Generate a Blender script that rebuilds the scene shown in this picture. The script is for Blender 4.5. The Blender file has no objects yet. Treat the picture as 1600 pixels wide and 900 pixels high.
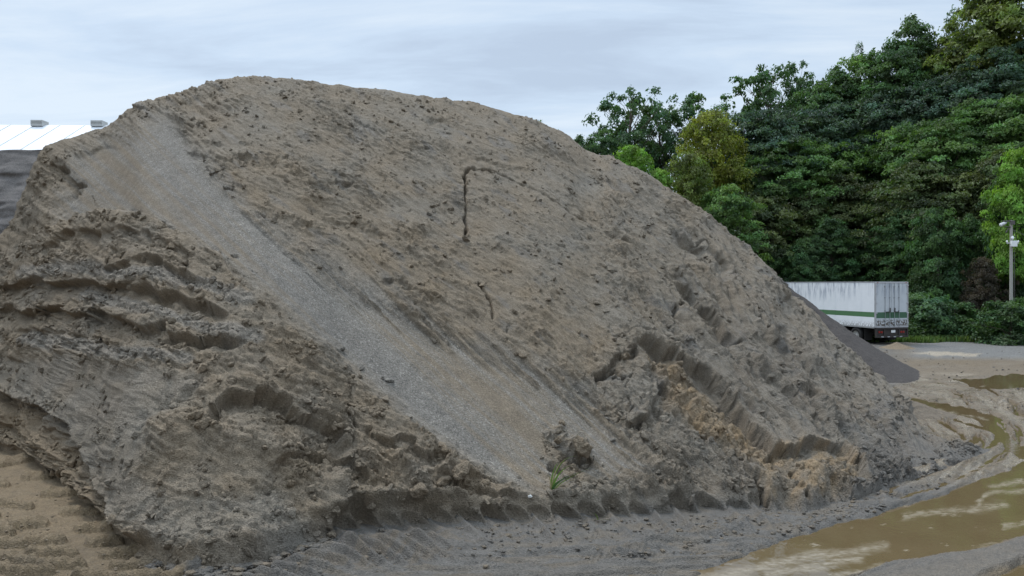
import bpy, math, random
import numpy as np
from mathutils import Vector, Matrix
R = math.radians
scene = bpy.context.scene
COL = scene.collection
random.seed(7)
rng = np.random.default_rng(11)

# ------------------------------------------------------------------ camera, sky, sun, exposure
H = 3.8            # eye height above the yard
F = 1150.0         # focal length in photograph pixels (1600 wide)
HZ = 443.0         # horizon row
cam_d = bpy.data.cameras.new('camera')
cam_d.sensor_width = 36.0
cam_d.lens = F / 1600 * 36
cam_d.shift_y = -(450 - HZ) / 1600
cam_d.clip_end = 6000
cam = bpy.data.objects.new('camera', cam_d)
cam.location = (0, 0, H)
cam.rotation_euler = (R(90), 0, 0)
COL.objects.link(cam)
scene.camera = cam

SUN_EL, SUN_AZ = 58, -38       # azimuth measured clockwise from +Y (view direction)
w = bpy.data.worlds.new('World'); scene.world = w; w.use_nodes = True
nt = w.node_tree; nt.nodes.clear()
N = nt.nodes.new; L = nt.links.new
out = N('ShaderNodeOutputWorld'); bg = N('ShaderNodeBackground')
sky = N('ShaderNodeTexSky'); sky.sky_type = 'NISHITA'; sky.sun_disc = False
sky.sun_elevation = R(SUN_EL); sky.sun_rotation = R(SUN_AZ)
sky.air_density = 1.0; sky.dust_density = 1.5; sky.ozone_density = 1.0
tc = N('ShaderNodeTexCoord'); sep = N('ShaderNodeSeparateXYZ'); L(tc.outputs['Generated'], sep.inputs[0])
# cloud deck: project the direction on a flat layer overhead
mx = N('ShaderNodeMath'); mx.operation = 'MAXIMUM'; mx.inputs[1].default_value = 0.0; L(sep.outputs[2], mx.inputs[0])
ad = N('ShaderNodeMath'); ad.operation = 'ADD'; ad.inputs[1].default_value = 0.16; L(mx.outputs[0], ad.inputs[0])
dv = N('ShaderNodeVectorMath'); dv.operation = 'DIVIDE'; L(tc.outputs['Generated'], dv.inputs[0])
cb = N('ShaderNodeCombineXYZ'); 
for i in range(3): L(ad.outputs[0], cb.inputs[i])
L(cb.outputs[0], dv.inputs[1])
mp = N('ShaderNodeMapping'); mp.inputs['Scale'].default_value = (0.55, 1.5, 0.0); mp.inputs['Rotation'].default_value = (0, 0, R(-12)); mp.inputs['Location'].default_value = (0.35, 1.9, 0)
L(dv.outputs[0], mp.inputs[0])
nz = N('ShaderNodeTexNoise'); nz.inputs['Scale'].default_value = 1.5; nz.inputs['Detail'].default_value = 9; nz.inputs['Roughness'].default_value = 0.6
nz.inputs['Distortion'].default_value = 0.5
L(mp.outputs[0], nz.inputs[0])
cr = N('ShaderNodeValToRGB')
cr.color_ramp.elements[0].position = 0.34; cr.color_ramp.elements[0].color = (4.4, 5.3, 6.5, 1)
cr.color_ramp.elements[1].position = 0.62; cr.color_ramp.elements[1].color = (6.4, 7.3, 8.2, 1)
e = cr.color_ramp.elements.new(0.48); e.color = (5.3, 6.4, 7.7, 1)
L(nz.outputs[0], cr.inputs[0])
mixs = N('ShaderNodeMix'); mixs.data_type = 'RGBA'; mixs.inputs[0].default_value = 0.85
L(sky.outputs[0], mixs.inputs[6]); L(cr.outputs[0], mixs.inputs[7])
zb = N('ShaderNodeMapRange'); zb.interpolation_type = 'SMOOTHSTEP'; zb.inputs[1].default_value = 0.35; zb.inputs[2].default_value = 1.0; zb.inputs[3].default_value = 1.0; zb.inputs[4].default_value = 3.1
L(sep.outputs[2], zb.inputs[0]); zm = N('ShaderNodeVectorMath'); zm.operation = 'SCALE'; L(mixs.outputs[2], zm.inputs[0]); L(zb.outputs[0], zm.inputs[3])
L(zm.outputs[0], bg.inputs[0]); bg.inputs[1].default_value = 0.10
L(bg.outputs[0], out.inputs[0])

sun_d = bpy.data.lights.new('sun', 'SUN'); sun_d.energy = 1.5; sun_d.angle = R(16); sun_d.color = (1.0, 0.95, 0.88)
sun = bpy.data.objects.new('sun', sun_d); COL.objects.link(sun)
sd = Vector((math.sin(R(SUN_AZ)) * math.cos(R(SUN_EL)), math.cos(R(SUN_AZ)) * math.cos(R(SUN_EL)), math.sin(R(SUN_EL))))
sun.rotation_euler = sd.to_track_quat('Z', 'Y').to_euler()
sun.location = (20, 10, 40)
vs = scene.view_settings
vs.view_transform = 'Standard'; vs.look = 'None'; vs.exposure = 0.30; vs.gamma = 1.0; vs.use_curve_mapping = False

# ------------------------------------------------------------------ helpers
def tag(o, label=None, cat=None, group=None, kind=None):
    if label: o['label'] = label
    if cat: o['category'] = cat
    if group: o['group'] = group
    if kind: o['kind'] = kind
    return o

def empty(name, loc=(0, 0, 0), rz=0):
    o = bpy.data.objects.new(name, None); COL.objects.link(o)
    o.location = loc; o.rotation_euler = (0, 0, rz); o.empty_display_size = 0.3
    return o

def mesh_np(name, V, Q, mat, parent=None, attrs=None, smooth=False, tri=False):
    """V (n,3) floats, Q (m,4) or (m,3) ints."""
    me = bpy.data.meshes.new(name)
    k = Q.shape[1]
    me.vertices.add(len(V)); me.vertices.foreach_set('co', np.ascontiguousarray(V, dtype=np.float32).ravel())
    me.loops.add(Q.size); me.loops.foreach_set('vertex_index', np.ascontiguousarray(Q, dtype=np.int32).ravel())
    me.polygons.add(len(Q)); me.polygons.foreach_set('loop_start', np.arange(0, Q.size, k, dtype=np.int32))
    me.polygons.foreach_set('loop_total', np.full(len(Q), k, dtype=np.int32))
    me.polygons.foreach_set('use_smooth', np.full(len(Q), smooth, dtype=bool))
    if attrs:
        for an, arr in attrs.items():
            a = me.attributes.new(an, 'FLOAT_COLOR', 'POINT')
            c = np.ones((len(V), 4), dtype=np.float32); c[:, :arr.shape[1]] = arr
            a.data.foreach_set('color', c.ravel())
    me.update(calc_edges=True)
    if mat: me.materials.append(mat)
    o = bpy.data.objects.new(name, me); COL.objects.link(o)
    if parent: o.parent = parent
    return o

def grid_faces(nr, nc):
    i = np.arange(nr - 1)[:, None] * nc + np.arange(nc - 1)[None, :]
    return np.stack([i, i + 1, i + nc + 1, i + nc], -1).reshape(-1, 4)

class MB:
    """collects boxes, tubes and rings and links them as one mesh object"""
    def __init__(s): s.v = []; s.f = []
    def add(s, vs_, fs):
        b = len(s.v); s.v += [tuple(v) for v in vs_]; s.f += [tuple(b + i for i in f) for f in fs]
    def box(s, x0, x1, y0, y1, z0, z1, c=0.0):
        if c <= 0:
            vs_ = [(x, y, z) for z in (z0, z1) for y in (y0, y1) for x in (x0, x1)]
            s.add(vs_, [(0, 2, 3, 1), (4, 5, 7, 6), (0, 1, 5, 4), (2, 6, 7, 3), (0, 4, 6, 2), (1, 3, 7, 5)])
        else:   # bevelled via bmesh
            import bmesh
            bm = bmesh.new(); bmesh.ops.create_cube(bm, size=1)
            for v in bm.verts:
                v.co = Vector(((x0 + x1) / 2 + v.co.x * (x1 - x0), (y0 + y1) / 2 + v.co.y * (y1 - y0), (z0 + z1) / 2 + v.co.z * (z1 - z0)))
            bmesh.ops.bevel(bm, geom=bm.edges[:], offset=c, segments=2, affect='EDGES', profile=0.5)
            bm.verts.index_update()
            s.add([v.co[:] for v in bm.verts], [tuple(v.index for v in f.verts) for f in bm.faces]); bm.free()
    def tube(s, pts, rad, n=8, cap=True):
        pts = [Vector(p) for p in pts]
        if not hasattr(rad, '__len__'): rad = [rad] * len(pts)
        b = len(s.v)
        for i, p in enumerate(pts):
            d = (pts[min(i + 1, len(pts) - 1)] - pts[max(i - 1, 0)]).normalized()
            a = d.orthogonal().normalized() if abs(d.z) > 0.95 else d.cross(Vector((0, 0, 1))).normalized()
            c = d.cross(a)
            for k in range(n):
                t = 2 * math.pi * k / n
                s.v.append(tuple(p + (a * math.cos(t) + c * math.sin(t)) * rad[i]))
        for i in range(len(pts) - 1):
            for k in range(n):
                k2 = (k + 1) % n
                s.f.append((b + i * n + k, b + i * n + k2, b + (i + 1) * n + k2, b + (i + 1) * n + k))
        if cap:
            s.f.append(tuple(b + k for k in range(n))[::-1]); s.f.append(tuple(b + (len(pts) - 1) * n + k for k in range(n)))
    def lathe_x(s, prof, cx, cy, cz, n=28):
        """profile [(x, r)] turned about an axle along X"""
        b = len(s.v)
        for x, r in prof:
            for k in range(n):
                t = 2 * math.pi * k / n
                s.v.append((cx + x, cy + r * math.cos(t), cz + r * math.sin(t)))
        for i in range(len(prof) - 1):
            for k in range(n):
                k2 = (k + 1) % n
                s.f.append((b + i * n + k, b + i * n + k2, b + (i + 1) * n + k2, b + (i + 1) * n + k))
    def build(s, name, mat, parent=None, smooth=False):
        me = bpy.data.meshes.new(name); me.from_pydata(s.v, [], s.f); me.update()
        import bmesh
        bm = bmesh.new(); bm.from_mesh(me); bmesh.ops.recalc_face_normals(bm, faces=bm.faces); bm.to_mesh(me); bm.free()
        if smooth:
            for p in me.polygons: p.use_smooth = True
        me.materials.append(mat)
        o = bpy.data.objects.new(name, me); COL.objects.link(o)
        if parent: o.parent = parent
        return o

# numpy noise --------------------------------------------------------
PERM = np.random.default_rng(5).permutation(4096).astype(np.int64)
def _h(ix, iy, s): return PERM[(PERM[(ix + s * 131) & 4095] + iy) & 4095]
def perlin(x, y, s=0):
    ix = np.floor(x).astype(np.int64); iy = np.floor(y).astype(np.int64)
    fx = x - ix; fy = y - iy
    u = fx * fx * fx * (fx * (fx * 6 - 15) + 10); v = fy * fy * fy * (fy * (fy * 6 - 15) + 10)
    def g(jx, jy, dx, dy):
        a = _h(jx, jy, s) * (2 * math.pi / 4096)
        return np.cos(a) * dx + np.sin(a) * dy
    n00 = g(ix, iy, fx, fy); n10 = g(ix + 1, iy, fx - 1, fy); n01 = g(ix, iy + 1, fx, fy - 1); n11 = g(ix + 1, iy + 1, fx - 1, fy - 1)
    return (n00 * (1 - u) + n10 * u) * (1 - v) + (n01 * (1 - u) + n11 * u) * v * 1.0
def fbm(x, y, o=4, s=0, gain=0.5, lac=2.03):
    r = 0; a = 1; t = 0
    for i in range(o):
        r = r + a * perlin(x, y, s + i * 7); t += a; a *= gain; x = x * lac + 13.7; y = y * lac + 7.1
    return r / t * 1.6
def worley(x, y, s=0):
    """returns F1, F2 and a random number of the nearest cell"""
    ix = np.floor(x).astype(np.int64); iy = np.floor(y).astype(np.int64)
    f1 = np.full(x.shape, 9.0); f2 = np.full(x.shape, 9.0); rr = np.zeros(x.shape)
    for dx in (-1, 0, 1):
        for dy in (-1, 0, 1):
            jx = ix + dx; jy = iy + dy
            a = _h(jx, jy, s) / 4096.0; b = _h(jx, jy, s + 3) / 4096.0; c = _h(jx, jy, s + 5) / 4096.0
            d = np.hypot(jx + a - x, jy + b - y)
            m = d < f1
            f2 = np.where(m, f1, np.minimum(f2, d)); rr = np.where(m, c, rr); f1 = np.where(m, d, f1)
    return f1, f2, rr
def ss(a, b, x):
    t = np.clip((x - a) / (b - a), 0, 1); return t * t * (3 - 2 * t)
def poly_d(px, py, pts):
    """distance to a polyline, signed side (+ = right of travel in picture rows, i.e. below when going right) and position along 0..1"""
    best = np.full(px.shape, 1e9); side = np.ones(px.shape); along = np.zeros(px.shape)
    seg = [math.hypot(b[0] - a[0], b[1] - a[1]) for a, b in zip(pts, pts[1:])]; tot = sum(seg); acc = 0
    for (a, b), l in zip(zip(pts, pts[1:]), seg):
        dx, dy = (b[0] - a[0]) / l, (b[1] - a[1]) / l
        t = np.clip((px - a[0]) * dx + (py - a[1]) * dy, 0, l)
        d = np.hypot(px - a[0] - dx * t, py - a[1] - dy * t)
        cr_ = dx * (py - a[1]) - dy * (px - a[0])
        m = d < best
        best = np.where(m, d, best); side = np.where(m, np.sign(cr_), side); along = np.where(m, (acc + t) / tot, along)
        acc += l
    return best, side, along
def poly_in(px, py, pts, soft):
    """soft mask of a polygon"""
    ins = np.zeros(px.shape, bool); n = len(pts)
    for i in range(n):
        x0, y0 = pts[i]; x1, y1 = pts[(i + 1) % n]
        if y0 == y1: continue
        c = ((y0 > py) != (y1 > py)) & (px < (x1 - x0) * (py - y0) / (y1 - y0) + x0)
        ins ^= c
    d, _, _ = poly_d(px, py, pts + [pts[0]])
    return ss(-soft, soft, np.where(ins, d, -d))
def bounded(px, py, pts, pad):
    xs = [p[0] for p in pts]; ys = [p[1] for p in pts]
    return (px > min(xs) - pad) & (px < max(xs) + pad) & (py > min(ys) - pad) & (py < max(ys) + pad)
def smooth1(a, k):
    if k < 1: return a
    ker = np.hanning(2 * k + 3)[1:-1]; ker /= ker.sum()
    return np.convolve(np.pad(a, k, mode='edge'), ker, 'valid')[:len(a)]
def interp(x, tab):
    return np.interp(x, [t[0] for t in tab], [t[1] for t in tab])

# materials ----------------------------------------------------------
class NT:
    def __init__(s, name):
        s.m = bpy.data.materials.new(name); s.m.use_nodes = True; s.t = s.m.node_tree; s.t.nodes.clear()
        s.out = s.t.nodes.new('ShaderNodeOutputMaterial'); s.b = s.t.nodes.new('ShaderNodeBsdfPrincipled')
        s.t.links.new(s.b.outputs[0], s.out.inputs[0])
    def n(s, typ, **kw):
        nd = s.t.nodes.new('ShaderNode' + typ)
        for k, v in kw.items(): setattr(nd, k, v)
        return nd
    def l(s, a, b): s.t.links.new(a, b)
    def noise(s, scale, detail=3, rough=0.55, vec=None, dist=0.0):
        nd = s.n('TexNoise'); nd.inputs['Scale'].default_value = scale; nd.inputs['Detail'].default_value = detail
        nd.inputs['Roughness'].default_value = rough; nd.inputs['Distortion'].default_value = dist
        if vec is not None: s.l(vec, nd.inputs['Vector'])
        return nd.outputs[0]
    def coords(s, scale=(1, 1, 1), kind='Object'):
        t = s.n('TexCoord'); m = s.n('Mapping'); m.inputs['Scale'].default_value = scale
        s.l(t.outputs[kind], m.inputs[0]); return m.outputs[0]
    def ramp(s, x, stops):
        r = s.n('ValToRGB'); el = r.color_ramp.elements
        el[0].position, el[0].color = stops[0][0], stops[0][1]
        el[1].position, el[1].color = stops[-1][0], stops[-1][1]
        for p, c in stops[1:-1]: q = el.new(p); q.color = c
        s.l(x, r.inputs[0]); return r.outputs[0]
    def mix(s, f, a, b, mode='MIX'):
        m = s.n('Mix', data_type='RGBA', blend_type=mode)
        for sock, v in ((0, f), (6, a), (7, b)):
            if isinstance(v, (int, float)): m.inputs[sock].default_value = v if sock == 0 else (v, v, v, 1)
            elif isinstance(v, tuple): m.inputs[sock].default_value = (*v, 1) if len(v) == 3 else v
            else: s.l(v, m.inputs[sock])
        return m.outputs[2]
    def math(s, op, a, b=0.0, clamp=False):
        m = s.n('Math', operation=op, use_clamp=clamp)
        for i, v in enumerate((a, b)):
            if isinstance(v, (int, float)): m.inputs[i].default_value = v
            else: s.l(v, m.inputs[i])
        return m.outputs[0]
    def bump(s, h, strength=0.5, dist=0.02):
        b = s.n('Bump'); b.inputs['Strength'].default_value = strength; b.inputs['Distance'].default_value = dist
        s.l(h, b.inputs['Height']); s.l(b.outputs[0], s.b.inputs['Normal'])
    def fin(s, col=None, rough=None, spec=None, metal=None):
        for nm, v in (('Base Color', col), ('Roughness', rough), ('Specular IOR Level', spec), ('Metallic', metal)):
            if v is None: continue
            if isinstance(v, tuple): s.b.inputs[nm].default_value = (*v, 1) if len(v) == 3 else v
            elif isinstance(v, (int, float)): s.b.inputs[nm].default_value = v
            else: s.l(v, s.b.inputs[nm])
        return s.m
def bw(v): return (v, v, v, 1)

def plain(name, col, rough=0.6, var=0.25, scale=4.0, metal=0.0, bumpd=0.004):
    m = NT(name); co = m.coords()
    n1 = m.noise(scale, 5, 0.6, co); n2 = m.noise(scale * 9, 3, 0.6, co)
    c = m.mix(n1, tuple(x * (1 - var) for x in col), tuple(min(1, x * (1 + var)) for x in col))
    c = m.mix(m.ramp(n2, [(0.45, bw(0)), (0.75, bw(0.35))]), c, tuple(x * 0.55 for x in col))
    m.bump(n2, 0.4, bumpd)
    return m.fin(c, m.ramp(n1, [(0.3, bw(rough * 0.8)), (0.7, bw(min(1, rough * 1.15)))]), 0.3, metal)

def earth_material(name, c_crust, c_brown, c_gravel, c_orange, wetgloss=False):
    """zones (attribute 'zone': R gravel, G ochre, B wet/grey, and 'zone2': R brown, G pale mud and painted sky reflections, B water sheen) carry which soil lies where"""
    m = NT(name); co = m.coords()
    a = m.n('Attribute', attribute_name='zone'); sp = m.n('SeparateColor'); m.l(a.outputs['Color'], sp.inputs[0])
    a2 = m.n('Attribute', attribute_name='zone2'); sp2 = m.n('SeparateColor'); m.l(a2.outputs['Color'], sp2.inputs[0])
    big = m.noise(0.8, 5, 0.6, co); mid = m.noise(5.0, 5, 0.65, co); fine = m.noise(38, 3, 0.7, co); grit = m.noise(95, 2, 0.6, co)
    c = m.mix(m.ramp(big, [(0.38, bw(0)), (0.62, bw(1))]), c_crust, tuple(0.5 * (x + y) for x, y in zip(c_crust, c_brown)))
    c = m.mix(sp2.outputs[0], c, c_brown)
    c = m.mix(sp.outputs[0], c, c_gravel)
    c = m.mix(sp.outputs[1], c, c_orange)
    c = m.mix(sp2.outputs[1], c, (0.37, 0.305, 0.22))
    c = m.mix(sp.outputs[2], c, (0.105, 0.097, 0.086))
    # soil tone variation
    c = m.mix(1.0, c, m.ramp(mid, [(0.25, bw(0.76)), (0.5, bw(0.99)), (0.75, bw(1.2))]), 'MULTIPLY')
    c = m.mix(0.8, c, m.ramp(fine, [(0.3, bw(0.62)), (0.5, bw(0.97)), (0.7, bw(1.4))]), 'MULTIPLY')
    # single pale and dark stones, thick in the gravel
    v = m.n('TexVoronoi'); v.inputs['Scale'].default_value = 42; m.l(co, v.inputs['Vector'])
    vs_ = m.n('SeparateColor'); m.l(v.outputs['Color'], vs_.inputs[0])
    amt = m.math('MULTIPLY_ADD', sp.outputs[0], 0.45); amt.node.inputs[2].default_value = 0.2
    st = m.ramp(vs_.outputs[0], [(0.0, bw(0.4)), (0.2, bw(0.8)), (0.5, bw(1.0)), (0.85, bw(1.2)), (1.0, bw(1.9))])
    c = m.mix(amt, c, m.mix(1.0, c, st, 'MULTIPLY'))
    h = m.math('ADD', m.math('MULTIPLY', fine, 0.7), m.math('MULTIPLY', grit, 0.4))
    h = m.math('ADD', h, m.math('MULTIPLY', v.outputs['Distance'], 0.5))
    m.bump(h, 0.95, 0.04)
    ro = m.mix(sp2.outputs[2], 0.93, 0.16) if wetgloss else m.mix(sp.outputs[2], 0.95, 0.6)
    return m.fin(c, ro, 0.5 if wetgloss else 0.3)

EARTH = earth_material('sand_and_gravel', (0.186, 0.159, 0.123), (0.196, 0.150, 0.100), (0.196, 0.177, 0.150), (0.260, 0.185, 0.108))
MUD = earth_material('wet_yard_mud', (0.145, 0.115, 0.080), (0.155, 0.112, 0.064), (0.155, 0.148, 0.135), (0.215, 0.155, 0.088), True)

# ------------------------------------------------------------------ curves measured in the place
TOE = [(-420, 640), (-150, 665), (0, 700), (50, 712), (90, 735), (120, 762), (150, 788), (185, 818), (210, 852), (235, 876), (300, 893), (380, 888), (430, 872),
       (500, 848), (540, 832), (700, 824), (900, 816), (1000, 813), (1100, 806), (1160, 802), (1220, 806), (1260, 803), (1300, 792), (1340, 782), (1380, 765),
       (1430, 748), (1500, 724), (1540, 709), (1560, 700)]
CREST = [(-420, 600), (-150, 455), (-60, 400), (0, 362), (25, 325), (42, 275), (58, 234), (75, 226), (100, 218), (130, 210), (160, 203), (185, 185), (212, 163), (245, 155),
         (300, 140), (345, 125), (400, 121), (470, 125), (520, 132), (600, 140), (650, 148), (700, 157), (740, 163), (800, 178), (850, 193), (885, 210), (920, 238),
         (960, 249), (1000, 265), (1050, 300), (1100, 335), (1130, 355), (1180, 395), (1215, 430), (1235, 458), (1280, 495), (1330, 550), (1380, 597), (1420, 645),
         (1445, 678), (1465, 684), (1500, 691), (1540, 703), (1560, 699)]
CRESTY = [(-420, 19), (-150, 19.5), (0, 22), (60, 24), (200, 23.5), (400, 24), (800, 26), (1000, 26.5), (1120, 26.2), (1180, 25.5), (1230, 24.4), (1280, 23.3), (1380, 20.5),
          (1420, 18.8), (1445, 17.7), (1465, 17.2), (1500, 16.6), (1540, 16.75), (1560, 17)]
LUG = 38.5
def lug_ridges(px, py):
    """cross bars pressed by a loader tyre along the foot of the pile"""
    toe = interp(px, TOE)
    d = py - toe
    wob = 5 * np.sin(px * 0.031) + 4 * np.sin(px * 0.0117 + 1)
    xx = px - 0.95 * np.clip(d + 30, 0, 80) + wob
    ph = np.abs(((xx / LUG + 0.5) % 1) - 0.5) * LUG
    cell = np.floor(xx / LUG + 0.5)
    a = 0.6 + 0.4 * np.sin(cell * 2.7 + 1) * np.sin(cell * 1.3)
    r = np.exp(-(ph / 6.0) ** 2) * a
    m = ss(440, 540, px) * (1 - ss(1170, 1240, px))
    return r, d, m

def soil_noise(px, py, X, V, rough, clump, flow):
    D = 0.07 * fbm(X * 0.4, V * 0.4, 3, 1)
    # everything on the face is drawn out down the slope
    k = ss(600, 1150, px)
    bend = 14 * fbm(px / 160, py / 160, 2, 15)
    def fl(t, t2, s, la, lb, o=4, g=0.55):
        r_ = 0
        for th, w_, so in ((R(t), 1 - k, 0), (R(t2), k, 9)):
            a = px * math.cos(th) + py * math.sin(th); b = -px * math.sin(th) + py * math.cos(th) + bend
            r_ = r_ + w_ * fbm(a / la, b / lb, o, s + so, g)
        return r_
    f_ = fl(37, 50, 20, 300, 22, 5)
    D += flow * ((0.12 + 0.10 * k) * f_ + (0.035 + 0.105 * k) * fl(38, 50, 27, 150, 11, 4, 0.6) - (0.05 + 0.10 * k) * np.abs(fl(37, 50, 23, 240, 34, 3)))
    D += rough * 0.085 * fl(34, 47, 41, 75, 8.5, 3, 0.6)
    # flaky crust: little steps whose lower edges stand out
    gate = ss(-0.2, 0.35, fbm(X * 0.5, V * 0.5, 3, 47))
    fs = fl(24, 42, 45, 80, 13, 4, 0.6)
    for lv in (-0.3, 0.05, 0.35): D += rough * 0.045 * ss(lv, lv + 0.06, fs) * (0.25 + gate)
    fs2 = fl(28, 44, 48, 34, 7, 3, 0.6)
    D += rough * 0.030 * (ss(0.1, 0.2, fs2) + ss(-0.3, -0.2, fs2)) * (0.4 + gate)
    # pits and crumbs
    D += rough * 0.022 * fbm(X * 6, V * 6, 4, 50, 0.65)
    p = fl(22, 40, 61, 30, 10, 3, 0.6)
    D -= rough * 0.13 * ss(0.42, 0.58, p) * (0.3 + gate)
    p2 = fbm(X * 5.5 + 3, V * 7.0, 3, 62, 0.6)
    D -= rough * 0.07 * ss(0.44, 0.58, p2)
    D += rough * 0.07 * ss(0.40, 0.6, -p2)
    # clods of several sizes
    for sc, amp, s in ((2.6, 0.13, 71), (5.5, 0.075, 77), (11, 0.04, 83)):
        wx = X * sc + 0.35 * perlin(X * sc * 2.2, V * sc * 2.2, s); wy = V * sc + 0.35 * perlin(X * sc * 2.2 + 9, V * sc * 2.2, s + 1)
        f1, f2, r = worley(wx, wy, s)
        dome = np.sqrt(np.clip(0.55 - f1 * (0.75 + 0.9 * (1 - r)), 0, 1)) * np.where(r > 0.35, 1, 0)
        D += clump * amp * dome * 1.5 * (0.4 + r)
    D += clump * 0.07 * fbm(X * 2.2, V * 2.2, 5, 91, 0.62)
    return D

# ------------------------------------------------------------------ the big pile
def build_pile():
    cols = np.arange(-400, 1556, 1.45)
    nf, nb = 720, 50
    toe = smooth1(interp(cols, TOE), 12); cre = smooth1(interp(cols, CREST), 8); cy = smooth1(interp(cols, CRESTY), 30)
    yt = H * F / (toe - HZ); zc = np.maximum(H - (cre - HZ) * cy / F, 0.02)
    cy = np.maximum(cy, yt + 0.1)
    t = np.linspace(0, 1, nf)[:, None]
    g = 1 - (1 - t) ** 1.12
    fw = np.clip(ss(520, 440, cols) + ss(1190, 1260, cols), 0, 1)
    g = g * (1 - 0.5 * fw * (1 - ss(0, 0.11, t)))
    Y = yt + (cy - yt) * t; Z = zc * g
    u = np.linspace(0, 1, nb + 1)[1:, None] ** 1.6
    Yb = cy + (zc / 0.55 + 0.5) * u; Zb = zc * (1 - u ** 1.25) - 0.1 * u
    Y = np.vstack([Y, Yb]); Z = np.vstack([Z, Zb])
    nr, nc = Y.shape
    X = (cols - 800) / F * Y
    PX = np.broadcast_to(cols, Y.shape).copy(); PY = HZ + (H - Z) * F / Y
    front = np.zeros(Y.shape); front[:nf] = 1
    PYb = PY.copy()
    V = Y * 1.25
    # smooth base normals
    def deriv(A, ax): return np.gradient(A, axis=ax)
    k = 1
    ax_ = [deriv(A, 1) for A in (X, Y, Z)]; ay_ = [deriv(A, 0) for A in (X, Y, Z)]
    nx = ax_[1] * ay_[2] - ax_[2] * ay_[1]; ny = ax_[2] * ay_[0] - ax_[0] * ay_[2]; nz_ = ax_[0] * ay_[1] - ax_[1] * ay_[0]
    ln = np.sqrt(nx ** 2 + ny ** 2 + nz_ ** 2) + 1e-9
    nx, ny, nz_ = nx / ln, ny / ln, nz_ / ln
    # ragged coordinates
    wx = PX + 7 * fbm(PX / 36, PY / 36, 3, 100) + 3 * fbm(PX / 9, PY / 9, 2, 104)
    wy = PY + 7 * fbm(PX / 36 + 5, PY / 36, 3, 110) + 3 * fbm(PX / 9 + 5, PY / 9, 2, 114)
    _, _, bl1 = worley(PX / 15 + 0.3 * perlin(PX / 9, PY / 9, 8), PY / 12, 106); _, _, bl2 = worley(PX / 31, PY / 24 + 0.3 * perlin(PX / 9, PY / 9, 9), 107)
    blk = (bl2 - 0.5) * 12 + 5 * fbm(PX / 34, PY / 34, 1, 108)
    lwx = 8 * fbm(PX / 40, PY / 40, 2, 101); lwy = 8 * fbm(PX / 40, PY / 40, 2, 102)
    # zones --------------------------------------------------
    streak = fbm((PX * 0.74 + PY * 0.67) / 420, (-PX * 0.67 + PY * 0.74) / 11, 5, 130, 0.65)
    grav = poly_in(wx, wy, [(95, 262), (120, 236), (180, 212), (262, 180), (300, 225), (350, 290), (425, 362), (500, 425), (600, 482), (700, 532), (800, 572), (880, 618), (960, 680),
                            (1010, 722), (900, 748), (830, 765), (745, 728), (660, 660), (540, 560), (450, 478), (395, 430), (330, 392), (260, 350), (190, 333), (100, 345), (85, 320)], 24)
    soft = poly_in(wx, wy, [(330, 330), (470, 380), (640, 470), (780, 540), (900, 590), (1000, 660), (1030, 740), (960, 740), (820, 640), (600, 520)], 42)
    grav = np.clip(grav + 0.8 * soft * ss(-0.25, 0.3, streak), 0, 1)
    lightb = ss(-0.25, 0.4, streak + 0.5 * ss(45, 0, np.abs(PX * 0.74 - PY * 0.67 - 65 + 0 * PX) - 10))
    top = ss(480, 420, PX + 0 * PY)
    deck = poly_in(wx, wy, [(10, 580), (120, 560), (250, 590), (330, 620), (250, 690), (240, 760), (300, 800), (420, 790), (480, 860), (260, 870), (205, 800), (150, 720), (100, 650), (30, 625)], 14)
    leftface = poly_in(wx, wy, [(-400, 1000), (-400, 100), (62, 190), (75, 240), (130, 290), (95, 330), (40, 400), (20, 440), (-30, 560)], 12)
    mound = poly_in(wx, wy, [(-60, 560), (10, 460), (40, 420), (55, 385), (110, 352), (165, 336), (215, 336), (262, 356), (300, 378), (350, 412), (372, 450), (420, 500), (520, 590), (640, 670),
                             (740, 742), (860, 790), (860, 840), (400, 900), (200, 900), (0, 700)], 7)
    orange = poly_in(wx, wy, [(1010, 555), (1045, 556), (1100, 600), (1150, 640), (1195, 690), (1205, 730), (1150, 720), (1090, 680), (1040, 640), (1045, 600)], 12)
    orange2 = poly_in(wx, wy, [(1185, 790), (1190, 725), (1215, 695), (1260, 682), (1320, 690), (1345, 720), (1350, 755), (1320, 785), (1250, 800)], 10)
    base_or = poly_in(wx, wy, [(270, 230), (400, 260), (560, 330), (760, 400), (900, 500), (960, 560), (860, 590), (700, 510), (560, 430), (420, 360), (330, 290)], 45)
    pit_edge = poly_in(wx, wy, [(-80, 600), (10, 610), (60, 640), (120, 680), (165, 740), (205, 800), (240, 870), (150, 900), (-80, 760)], 14)
    patches = fbm(PX / 70, PY / 45, 4, 140)
    brown = np.clip(0.30 + 0.9 * patches + 0.5 * base_or - 0.30 * ss(800, 1100, PX) + 0.35 * leftface + 0.35 * mound - 0.65 * deck + 0.3 * pit_edge, 0, 1)
    brown = np.clip(brown * (1 - grav) + grav * 0.75 * (1 - lightb) * 0.9, 0, 1)
    darkband = poly_in(wx, wy, [(255, 215), (330, 300), (360, 370), (300, 350), (230, 280)], 25) + poly_in(wx, wy, [(385, 400), (470, 430), (600, 540), (780, 700), (740, 700), (600, 620), (480, 520)], 22)
    gravel = np.clip(grav * (0.08 + 0.85 * lightb) + 0.30 * deck * ss(-0.4, 0.3, patches) + 0.25 * ss(0.2, 0.6, -patches) * ss(700, 1000, PX), 0, 1)
    for pts in ([(60, 446), (150, 440), (240, 455), (330, 480), (385, 500)], [(150, 480), (200, 492), (270, 518), (340, 545), (400, 556)], [(60, 545), (160, 560), (300, 590)]):
        dd_, sd_, _ = poly_d(wx, wy + 12, pts); gravel = np.maximum(gravel, 0.6 * ss(16, 5, dd_))
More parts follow.
